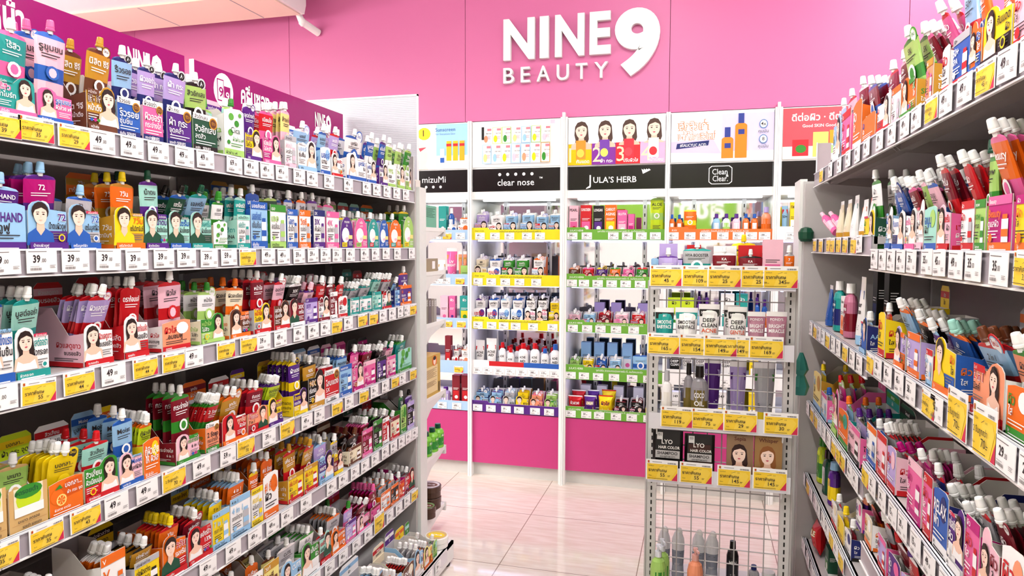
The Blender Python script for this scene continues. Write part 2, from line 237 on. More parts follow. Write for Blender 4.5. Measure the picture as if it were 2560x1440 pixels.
ITEMS="""L~1~0.959~1.037~0.071~0.174~T T P~wr~ไร้สิว~ฉ่ำไบร์ท~3 T W 5 -
L~1~1.039~1.116~0.064~0.207~P P B~wl~รูขุมขน~ผิวสวย x4~3 p P 5 -
L~1~1.148~1.222~0.095~0.202~A H H~wr~นิสิต ซีจี~หน้าตึง~2 A A 8 -
L~1~1.225~1.29~0.085~0.192~B b N~bd~ริ้วรอย~ชุ่มชื้น~2 b W 6 -
L~1~1.296~1.358~0.093~0.188~P p N~bd~ผิวออร่า~กระจ่างใส~3 v W 6 -
L~1~1.368~1.451~0.094~0.202~V N N~bd~ฝ้า กระ~จุดคล้ำ~3 v W 6 -
L~1~1.454~1.545~0.093~0.191~D G K~bd~สิวอักเสบ~ลดสิว~3 g W 6 -
L~1~1.57~1.654~0.13~0.175~W W g~lf~Cica~ผิวผ่าน x4~2 t G 4 -
L~1~1.657~1.725~0.088~0.17~Y V V~wr~จุดด่างดำ~ใสไว~2 V W 6 p
L~1~1.736~1.821~0.086~0.173~P M P~wr~เนียนใส~ไม่กลัว~3 R W 6 -
L~1~1.844~1.907~0.098~0.205~W S p~tb~ล้างหน้า~ลดสิว~5 y W 4 -
L~1~1.914~2.02~0.098~0.153~W W b~wr~มอยส์~ชุ่มชื้น~2 b W 10 B
L~1~2.046~2.11~0.093~0.163~W b B~-~มอยส์~นาน~2 b W 10 W
L~1~2.115~2.19~0.079~0.168~W W R~wl~ลดสิว~ใส~3 v W 10 -
L~1~2.218~2.365~0.095~0.182~W W B~wl~บูสต์ผิว~รับ~2 W W 12 W
L~1~2.372~2.447~0.088~0.187~W W B~wr~บูสต์ผิว~ใส~2 B W 10 R
L~1~2.478~2.545~0.087~0.194~W V V~wr~เข้มข้น~ผิว~2 B W 10 -
L~1~2.552~2.627~0.093~0.193~W W g~-~99%~เจล~4 g W 4 -
L~1~2.634~2.709~0.098~0.185~W W g~wr~ว่าน~เจล~2 g W 8 -
L~1~2.721~2.805~0.101~0.194~W W g~wr~ว่าน~เจล~3 G W 10 -
L~2~0.922~1.009~0.085~0.136~b b V~-~SRICHAND~ผิวดูฟู~3 V b 5 R
L~2~1.011~1.095~0.091~0.164~b b V~ml~72~น้ำตบผิวดูฟู~4 M b 10 -
L~2~1.097~1.172~0.09~0.127~b S B~ml~72~เซรั่มบูสต์ผิว~2 S b 6 -
L~2~1.209~1.291~0.091~0.164~Y A O~ml~7วัน~เซรั่มวิตามินซี~3 O Y 5 O
L~2~1.293~1.363~0.09~0.175~t D V~ml~น้ำตบ~ผิวเด้งเนียน~2 t D 0 K
L~2~1.366~1.436~0.09~0.16~t D B~ml~เซรั่ม~ผิวแข็งแรง~2 D K 25 -
L~2~1.438~1.514~0.091~0.167~t D T~ml~เจลครีม~ผิวแข็งแรง~2 b D 25 -
L~2~1.52~1.576~0.072~0.143~W C G~lf~เจล~สูตรออร์แกนิก~3 W G 8 W
L~2~1.616~1.672~0.093~0.161~W t T~tb~เคลียร์ใต้ตา~LUNA~4 T W 5 T
L~2~1.674~1.753~0.132~0.176~b B B~tb~มอยส์เจอร์~เข้มข้น~2 B W 3 A
L~2~1.765~1.845~0.129~0.169~W G g~tb~เจล~ลดเลือน~3 D W 3 A
L~2~1.851~1.909~0.12~0.17~W B B~tb~ไฮยา~ฉ่ำน้ำ~3 S W 3 -
L~2~1.916~1.982~0.121~0.173~W O O~tb~วิตซี~กระจ่างใส~3 S W 3 -
L~2~1.999~2.07~0.125~0.176~W N V~tb~3X~ฟื้นผิว~3 S W 3 -
L~2~2.078~2.163~0.124~0.168~W P P~tb~4X~จุดด่างดำ~3 S W 3 -
L~2~2.171~2.262~0.111~0.125~V V Y~ov~ทานาคา~ผิว~3 S W 6 p
L~2~2.274~2.373~0.112~0.127~P P g~ov~เซรั่ม~ลดสิว~3 p W 6 p
L~2~2.38~2.466~0.112~0.125~T T R~ov~เซรั่ม~ผิว~3 T W 6 t
L~2~2.473~2.555~0.112~0.121~B b B~ov~มอยส์~ผิว~3 b W 6 t
L~2~2.566~2.677~0.116~0.132~O O T~ov~กันแดด~ผิว~3 A W 6 O
L~2~2.698~2.806~0.14~0.175~g G Y~ov~เจล~99~3 G W 4 -
L~3~0.913~0.975~0.114~0.168~W b B~wl~แข็งแรง~ชุ่มชื้น~3 S W 12 -
L~3~0.976~1.046~0.096~0.172~W T T~wl~บูสต์ออร่า~ผิวกระจก~4 t W 14 -
L~3~1.123~1.196~0.087~0.173~W p R~wl~ผิวแลดูขาว~จบรอยสิว~6 v W 20 R
L~3~1.225~1.294~0.094~0.177~W R R~wl~ดราก้อนบลัด~รอยสิว~5 R W 8 R
L~3~1.336~1.43~0.072~0.184~o W R~-~ผิวใส~..อมชมพู~3 p W 4 -
L~3~1.465~1.553~0.075~0.151~G C g~wr~หน้าใส~ไม่สิว~3 W G 4 -
L~3~1.577~1.661~0.078~0.156~H C O~wl~ผิวละเอียด~ชุ่มฉ่ำ~3 C O 4 C
L~3~1.681~1.756~0.085~0.174~Y S R~wr~หน้าใส~ไบร์ท~4 m W 4 -
L~3~1.777~1.853~0.085~0.166~H R R~wr~ออร่าพุ่ง~นุ่มเด้ง~3 p W 14 -
L~3~1.857~1.936~0.086~0.163~m m W~ml~30X~เซรั่ม~6 K W 24 R
L~3~1.943~2.017~0.082~0.133~v v V~tb~377~ไบรท์~3 p p 20 v
L~3~2.022~2.087~0.081~0.146~W R m~wr~รอย~ฝ้า~4 R W 10 -
L~3~2.095~2.146~0.093~0.138~m m W~tb~เซรั่ม~ผิว~1 m W 6 -
L~3~2.151~2.216~0.075~0.138~W R R~-~เฟิร์ม~ผิว~3 R W 12 p
L~3~2.236~2.302~0.063~0.125~W T T~tb~น้ำตบ~ผิว~5 S W 26 -
L~3~2.308~2.401~0.063~0.131~W T T~tb~แผ่น~ผิว~5 S W 26 -
L~3~2.408~2.486~0.073~0.151~t T T~tb~เซรั่ม~ผิว~5 t W 24 D
L~3~2.493~2.573~0.071~0.146~W T R~mr~ครีม~ผิว~5 S W 24 m
L~3~2.611~2.658~0.081~0.122~b N B~tb~ครีม~ผิว~2 b W 20 -
L~3~2.666~2.781~0.083~0.156~V V O~tb~50~กันแดด~1 V W 0 -
L~4~0.886~0.95~0.093~0.109~E E E~cr~มะนาว~ผิว~2 g W 4 Y
L~4~0.952~1.032~0.081~0.132~E E E~cr~มะนาว~ลดรอยดำ~2 g W 4 Y
L~4~1.033~1.111~0.069~0.138~O Y Y~cit~บอกลา...~ฝ้า กระ จุด~7 Y W 14 L
L~4~1.113~1.199~0.083~0.137~G C R~wr~สิวเสี้ยน~ผิวเนียนนุ่ม~3 t R 8 W
L~4~1.201~1.268~0.075~0.168~p b B~wl~Moist~บูสท์ผิวใส~3 b W 4 b
L~4~1.269~1.32~0.089~0.145~O Y O~-~กู้ผิวเสีย~ให้ ผิวใส~6 L W 12 Y
L~4~1.37~1.451~0.07~0.185~p m G~wl~กระจ่างใส~6 in 1~4 m W 3 -
L~4~1.474~1.526~0.076~0.156~o O G~bd~2 Step~กระจ่างใส~7 R W 24 -
L~4~1.537~1.638~0.079~0.151~R m O~wl~จุกดัน~ผิวใส~5 A W 18 O
L~4~1.644~1.736~0.072~0.143~o o R~mr~กันแดด~7 in 1~5 m W 8 W
L~4~1.739~1.809~0.083~0.152~Y Y V~wl~จุดด่างดำ~6 in 1~6 L W 22 V
L~4~1.869~1.945~0.081~0.187~V Y Y~wr~ฝ้าแดด~กระจ่าง~6 V W 2 A
L~4~1.954~2.047~0.122~0.167~K K A~wr~90X~ครีมกรอบ~4 A W 4 W
L~4~2.052~2.15~0.111~0.144~R K W~bd~โสมแดง~5X~5 R W 10 b
L~4~2.156~2.242~0.109~0.159~b b B~tb~คอลลาเจน~ผิว~5 b W 10 W
L~4~2.245~2.324~0.102~0.16~P P M~wr~95~ผิว~2 P W 4 p
L~4~2.331~2.432~0.095~0.153~P p M~tb~85~เซรั่ม~6 m W 16 P
L~4~2.443~2.524~0.094~0.146~V K K~tb~22~เซรั่ม~4 K W 22 K
L~4~2.531~2.614~0.084~0.144~p P M~tb~95~เซรั่ม~3 p W 20 K
L~4~2.638~2.777~0.095~0.148~t T G~lf~ชาเขียว~สิว~5 T W 14 -
L~5~0.902~0.983~0.128~0.162~A K K~-~ทอง~ผิว~4 A W 20 -
L~5~0.994~1.054~0.126~0.156~A A K~-~ทอง~ผิว~4 A W 20 -
L~5~1.145~1.212~0.14~0.149~W W O~tb~V~ผิว~7 O W 20 O
L~5~1.234~1.309~0.082~0.13~Y S K~tb~เร่งผิวสว่าง~ฝ้าแดด~4 A W 16 Y
L~5~1.319~1.396~0.103~0.143~O O R~ml~3วัน~เจลครีม~6 O Y 10 -
L~5~1.401~1.488~0.091~0.129~R S R~wl~เคลียร์สิว~13%~5 m W 14 -
L~5~1.491~1.56~0.098~0.142~Y W b~tb~7 in 1~กระจก โกลว์~5 Y W 6 Y
L~5~1.562~1.649~0.11~0.168~W W b~tb~4 in 1~ขยายจักรวาล~6 O W 10 O
L~5~1.653~1.707~0.107~0.169~W W Y~tb~ลดเวอร์~ผิวขั้นสุด~2 O W 4 Y
L~5~1.708~1.783~0.131~0.183~W O O~-~#1 เรื่องสิว~ผิว~5 O W 2 O
L~5~1.833~1.917~0.086~0.175~Y A R~tb~เพิ่ม 2 เท่า~ผิว~3 A A 4 Y
L~5~1.922~2.005~0.087~0.171~Y A R~tb~เพิ่ม 2 เท่า~ผิว~4 A A 14 C
L~5~2.01~2.098~0.1~0.151~V V b~wr~HYA~WHITE~6 v W 4 v
L~5~2.106~2.166~0.081~0.135~m V Y~wr~ฝ้า กระ~จุด~3 S W 4 -
L~5~2.212~2.309~0.065~0.127~C C H~tb~ครีม~ผิว~3 K H 14 H
L~5~2.315~2.4~0.102~0.144~m m P~tb~ทับทิม~ผิว~7 m W 14 -
L~5~2.407~2.483~0.115~0.149~K K G~tb~ครีม~ผิว~4 K W 10 D
L~5~2.487~2.549~0.107~0.141~R R W~tb~ทาฝ้า~ผิว~4 K W 18 -
L~5~2.56~2.649~0.09~0.113~C m R~tb~18~เซรั่ม~3 W W 18 R
L~5~2.661~2.718~0.121~0.174~g G G~-~โปร~ผิว~1 D W 0 -
L~5~2.727~2.822~0.12~0.162~K K v~tb~เซรั่ม~ผิว~1 V K 0 W
L~6~1.506~1.627~0.169~0.172~m K R~-~ฟรี~ผิว~5 R W 4 -
L~6~1.632~1.7~0.163~0.177~b O O~bd~เปรี้ยว~2X~2 O W 0 -
L~6~1.704~1.779~0.141~0.16~y A H~tb~วิตซี~แอปเปิ้ล~2 y W 4 -
L~6~1.787~1.898~0.097~0.158~b W W~wl~CUTE~ผิว~3 S W 6 W
L~6~1.9~2.003~0.109~0.152~G G W~wl~เย็นฉ่ำ~ผิว~5 W W 8 G
L~6~2.008~2.075~0.102~0.102~t m R~mr~รอยสิว~รอยดำ~2 S W 6 -
L~6~2.08~2.18~0.081~0.147~O C O~wl~มะละกอ~ผิว~6 S W 8 -
L~6~2.183~2.263~0.074~0.134~v V P~tb~เนียน~ดีบัว~2 v G 4 -
L~6~2.269~2.371~0.061~0.126~p m P~wl~ผิว~ใส~4 m W 24 R
L~6~2.378~2.46~0.056~0.133~P m M~tb~ผิว~ใส~6 m P 4 -
L~6~2.467~2.552~0.083~0.123~W O O~tb~กันแดด~ผิว~4 S W 4 -
L~6~2.559~2.633~0.082~0.117~K O O~tb~ฝ้า~ผิว~5 S W 4 -
L~6~2.637~2.694~0.073~0.104~O O R~tb~ครีม~ผิว~3 S W 4 -
L~6~2.702~2.796~0.095~0.099~R M m~mr~เซรั่ม~ผิว~4 S W 14 -
L~7~1.991~2.081~0.242~0.216~T N D~-~ชาเขียว~ผิว~4 S W 10 -
L~7~2.108~2.248~0.149~0.18~O o b~-~โฟม~ผิว~7 H W 10 W
L~7~2.255~2.346~0.099~0.105~b b B~-~โฟม~ผิว~6 O W 10 -
L~7~2.36~2.459~0.095~0.091~H C R~-~SNAIL~WHITE~7 H W 10 C
L~7~2.467~2.552~0.115~0.097~b b W~wl~ผิว~ใส~4 S W 10 V
L~7~2.561~2.652~0.088~0.094~y O O~wl~ผิว~ใส~6 S W 12 Y
L~7~2.661~2.707~0.076~0.09~g t G~-~ผิว~ใส~2 S W 14 G
R~1f~2.481~2.362~0.177~0.25~b b W~wr~ผิว~ใส~1 b W 0 -
R~1f~2.337~2.209~0.155~0.229~P P R~tb~ผิว~ใส~2 p W 4 -
R~1f~2.177~2.067~0.138~0.21~O O W~-~ผิว~ใส~2 m W 6 O
R~1f~2.057~1.91~0.072~0.166~O O B~-~ผิว~ผิว~5 m W 14 -
R~1n~1.89~1.766~0.086~0.161~W W R~wr~ผิว~ใส~3 m W 6 -
R~1n~1.756~1.683~0.068~0.161~W O p~tb~ผิว~ใส~5 H W 6 O
R~1n~1.676~1.57~0.064~0.187~O A G~wl~SK~ใส~4 g W 12 -
R~1n~1.507~1.465~0.054~0.164~o A P~tb~SK~ใส~4 m W 26 o
R~1n~1.417~1.377~0.05~0.173~W W R~-~ผิว~ใส~3 P W 24 O
R~1n~1.361~1.282~0.05~0.179~B S R~tb~50+~SPA~2 b W 8 -
R~1n~1.279~1.234~0.054~0.161~O O B~wl~ผิว~ใส~2 O W 8 O
R~1n~1.228~1.126~0.05~0.139~Y Y K~wl~กันแดด~ผิว~3 O W 6 O
R~1n~1.121~1.022~0.05~0.109~p W R~tb~ผิว~ใส~3 R W 6 -
R~2n~1.993~1.879~0.098~0.218~Y D G~wr~ผิว~ใส~3 W W 8 D
R~2n~1.766~1.715~0.095~0.154~W b B~wr~ผิว~ใส~3 B W 16 -
R~2n~1.709~1.614~0.082~0.162~W N B~wr~กันแดด~ผิว~5 B W 24 -
R~2n~1.608~1.535~0.084~0.157~W P P~wr~เซรั่ม~ผิว~6 m W 26 -
R~2n~1.532~1.487~0.096~0.159~W b p~wr~ครีม~ผิว~4 g W 20 -
R~2n~1.485~1.412~0.082~0.153~t g B~-~อนูนู~ผิว~3 p W 22 -
R~2n~1.401~1.34~0.08~0.172~p P R~wl~เซรั่ม~ผิว~4 m W 22 -
R~2n~1.29~1.233~0.08~0.167~W R R~tb~ผิว~ใส~4 R W 22 -
R~2n~1.23~1.188~0.079~0.164~g g G~tb~now~lemon~2 g D 6 -
R~2n~1.179~1.096~0.08~0.208~M P O~tb~Beauty~ดูแลผิว~5 O W 22 -
R~2n~1.086~0.994~0.076~0.194~Y M O~tb~ผิว~ใส~4 R W 10 -
R~3f~1.99~1.923~0.095~0.097~B N b~mr~AA~ใส~1 S W 0 -
R~3n~1.808~1.746~0.105~0.103~Y Y R~-~ผิว~ใส~1 O W 0 Y
R~3n~1.653~1.576~0.086~0.156~v S O~wl~ผิว~ใส~5 b W 28 -
R~3n~1.564~1.48~0.085~0.139~v v O~tb~ผิว~ใส~5 K W 32 -
R~3n~1.442~1.403~0.067~0.131~W R b~tb~ผิว~ใส~3 V W 30 -
R~3n~1.392~1.288~0.096~0.135~Y B O~ml~ผิว~ใส~5 B t 30 S
R~3n~1.21~1.095~0.088~0.146~o W R~wr~2 in 1~มิลค์~6 b H 30 b
R~3n~1.087~1.01~0.072~0.145~O W G~-~ผิว~ใส~6 o W 20 -
R~4f~2.734~2.577~0.156~0.145~y A b~-~ผิว~ใส~2 Y Y 4 Y
R~4f~2.56~2.452~0.087~0.073~W P b~tb~ผิว~ใส~2 p B 4 -
R~4f~2.352~2.261~0.151~0.182~P P g~wr~ผิว~ใส~3 M R 10 P
R~4f~2.248~2.109~0.106~0.14~O T G~-~INVIVO~ผิว~3 b O 6 T
R~4f~2.104~1.958~0.094~0.14~p P K~tb~ไพรเมอร์~ผิว~4 v V 10 D
R~4n~1.885~1.788~0.096~0.099~W O B~tb~ผิว~ใส~4 v W 10 -
R~4n~1.781~1.694~0.102~0.128~p R R~tb~1~ผิว~7 S W 16 W
R~4n~1.687~1.616~0.098~0.114~v p R~-~ผิว~ใส~3 M M 26 -
R~4n~1.529~1.436~0.114~0.141~P p M~tb~ผิว~ใส~6 P W 16 p
R~4n~1.426~1.376~0.115~0.135~P R R~tb~ผิว~ใส~3 N W 10 -
R~4n~1.369~1.292~0.113~0.113~B N W~-~RELAX~ฟ้า~6 S W 24 -
R~4n~1.286~1.217~0.11~0.125~V P W~wr~หน่อเงิน~ผิว~5 S W 28 N
R~4n~1.211~1.156~0.116~0.155~P M R~tb~ผิว~ใส~4 S W 20 P
R~4n~1.15~1.086~0.123~0.164~p m m~wl~ผิว~ใส~5 m W 20 -
R~4n~1.08~1.003~0.132~0.155~W o R~-~ผิว~ใส~3 S W 16 -
R~5f~2.319~2.228~0.075~0.05~W C R~-~ผิว~ใส~1 W W 0 C
R~5f~2.215~2.121~0.066~0.074~Y Y A~-~ผิว~ใส~1 Y Y 0 -
R~5f~2.109~2.024~0.07~0.092~W N K~-~ผิว~ใส~1 m W 0 -
R~5n~1.975~1.91~0.05~0.05~W P V~-~ผิว~ใส~1 o W 0 C
R~5n~1.875~1.801~0.05~0.05~C W O~-~ผิว~ใส~3 m W 28 m
R~5n~1.739~1.669~0.05~0.05~v P R~tb~ผิว~ใส~6 S W 18 -
R~5n~1.648~1.555~0.05~0.05~V P W~-~ผิว~ใส~3 m R 20 -
R~5n~1.549~1.478~0.05~0.05~v V W~-~ผิว~ใส~2 R V 10 -"""
TAGS="""L~1~0.921~y39
L~1~0.987~y35
L~1~1.067~y29
L~1~1.139~49
L~1~1.216~49
L~1~1.292~49
L~1~1.374~49
L~1~1.447~49
L~1~1.557~69
L~1~1.629~49
L~1~1.701~49
L~1~1.774~49
L~1~1.864~59
L~1~1.938~49
L~1~2.04~59
L~1~2.171~49
L~1~2.308~49
L~1~2.391~49
L~1~2.479~49
L~1~2.569~49
L~1~2.661~49
L~2~0.92~39
L~2~0.993~39
L~2~1.066~39
L~2~1.145~39
L~2~1.221~39
L~2~1.3~39
L~2~1.373~39
L~2~1.452~39
L~2~1.528~59
L~2~1.601~y59
L~2~1.699~49
L~2~1.775~49
L~2~1.857~59
L~2~1.936~59
L~2~2.012~59
L~2~2.088~59
L~2~2.18~49
L~2~2.288~49
L~2~2.376~49
L~2~2.467~49
L~2~2.572~49
L~2~2.718~49
L~3~0.904~49
L~3~0.971~y55
L~3~1.06~y44
L~3~1.149~49
L~3~1.231~y44
L~3~1.316~y35
L~3~1.39~49
L~3~1.503~y44
L~3~1.597~y35
L~3~1.67~39
L~3~1.752~49
L~3~1.85~49
L~3~1.932~49
L~3~2.006~49
L~3~2.074~y35
L~3~2.16~49
L~3~2.262~y49
L~3~2.349~y39
L~3~2.435~49
L~3~2.52~49
L~3~2.603~49
L~3~2.658~49
L~3~2.723~y39
L~4~0.885~y35
L~4~0.977~y35
L~4~1.064~y43
L~4~1.146~49
L~4~1.231~49
L~4~1.306~y70
L~4~1.408~49
L~4~1.507~59
L~4~1.574~y70
L~4~1.687~39
L~4~1.772~y70
L~4~1.886~49
L~4~1.96~39
L~4~2.07~y39
L~4~2.159~39
L~4~2.265~y39
L~4~2.356~39
L~4~2.451~49
L~4~2.537~y39
L~4~2.614~39
L~4~2.719~y39
L~5~1.216~y49
L~5~1.421~49
L~5~1.52~49
L~5~1.614~49
L~5~1.697~49
L~5~1.77~49
L~5~1.874~49
L~5~2.032~49
L~5~2.111~49
L~5~2.196~59
L~5~2.274~39
L~5~2.357~39
L~5~2.446~49
L~5~2.525~49
L~5~2.602~49
L~5~2.674~49
L~5~2.741~49
L~6~1.81~49
L~6~1.922~49
L~6~2.013~65
L~6~2.105~49
L~6~2.202~49
L~6~2.294~49
L~6~2.375~y70
L~6~2.484~59
L~6~2.57~59
L~6~2.653~49
L~6~2.728~y49
L~7~2.533~39
L~7~2.628~39
R~1f~2.634~y49
R~1f~2.456~49
R~1f~2.308~49
R~1f~2.177~49
R~1f~2.057~49
R~1f~1.949~49
R~1n~1.819~49
R~1n~1.712~49
R~1n~1.612~49
R~1n~1.534~49
R~1n~1.448~y49
R~1n~1.367~49
R~1n~1.28~49
R~1n~1.203~y45
R~1n~1.124~49
R~1n~1.051~49
R~2f~2.73~y39
R~2f~2.599~y39
R~2f~2.451~y49
R~2f~2.38~y49
R~2f~2.281~y39
R~2f~2.184~y49
R~2f~2.07~y49
R~2f~1.996~49
R~2n~1.83~49
R~2n~1.754~49
R~2n~1.681~49
R~2n~1.605~49
R~2n~1.531~59
R~2n~1.435~35
R~2n~1.367~45
R~2n~1.288~49
R~2n~1.214~35
R~2n~1.121~35
R~2n~1.042~y35
R~3f~2.757~49
R~3f~2.664~y49
R~3f~2.577~69
R~3f~2.496~69
R~3f~2.413~y59
R~3f~2.315~49
R~3f~2.231~49
R~3f~2.135~y60
R~3f~2.038~58
R~3f~1.95~58
R~3n~1.838~y75
R~3n~1.759~58
R~3n~1.673~45
R~3n~1.584~45
R~3n~1.504~58
R~3n~1.399~y49
R~3n~1.35~45
R~3n~1.264~y70
R~3n~1.154~y70
R~3n~1.072~29
R~3n~1.0~29
R~4f~2.778~49
R~4f~2.681~y49
R~4f~2.59~y49
R~4f~2.506~35
R~4f~2.427~35
R~4f~2.338~35
R~4f~2.256~y49
R~4f~2.18~y49
R~4f~2.121~y49
R~4f~2.022~165
R~4f~1.951~49
R~4n~1.848~y55
R~4n~1.774~25
R~4n~1.683~29
R~4n~1.596~15
R~4n~1.523~29
R~4n~1.436~15
R~4n~1.355~49
R~4n~1.271~39
R~4n~1.187~49
R~5f~2.827~89
R~5f~2.724~y99
R~5f~2.647~89
R~5f~2.556~99
R~5f~2.488~109
R~5f~2.393~139
R~5f~2.319~89
R~5f~2.249~y59
R~5f~2.171~59
R~5f~2.099~y59
R~6f~2.842~55
R~6f~2.777~79
R~6f~2.675~55
R~6f~2.58~55
R~6f~2.509~79"""
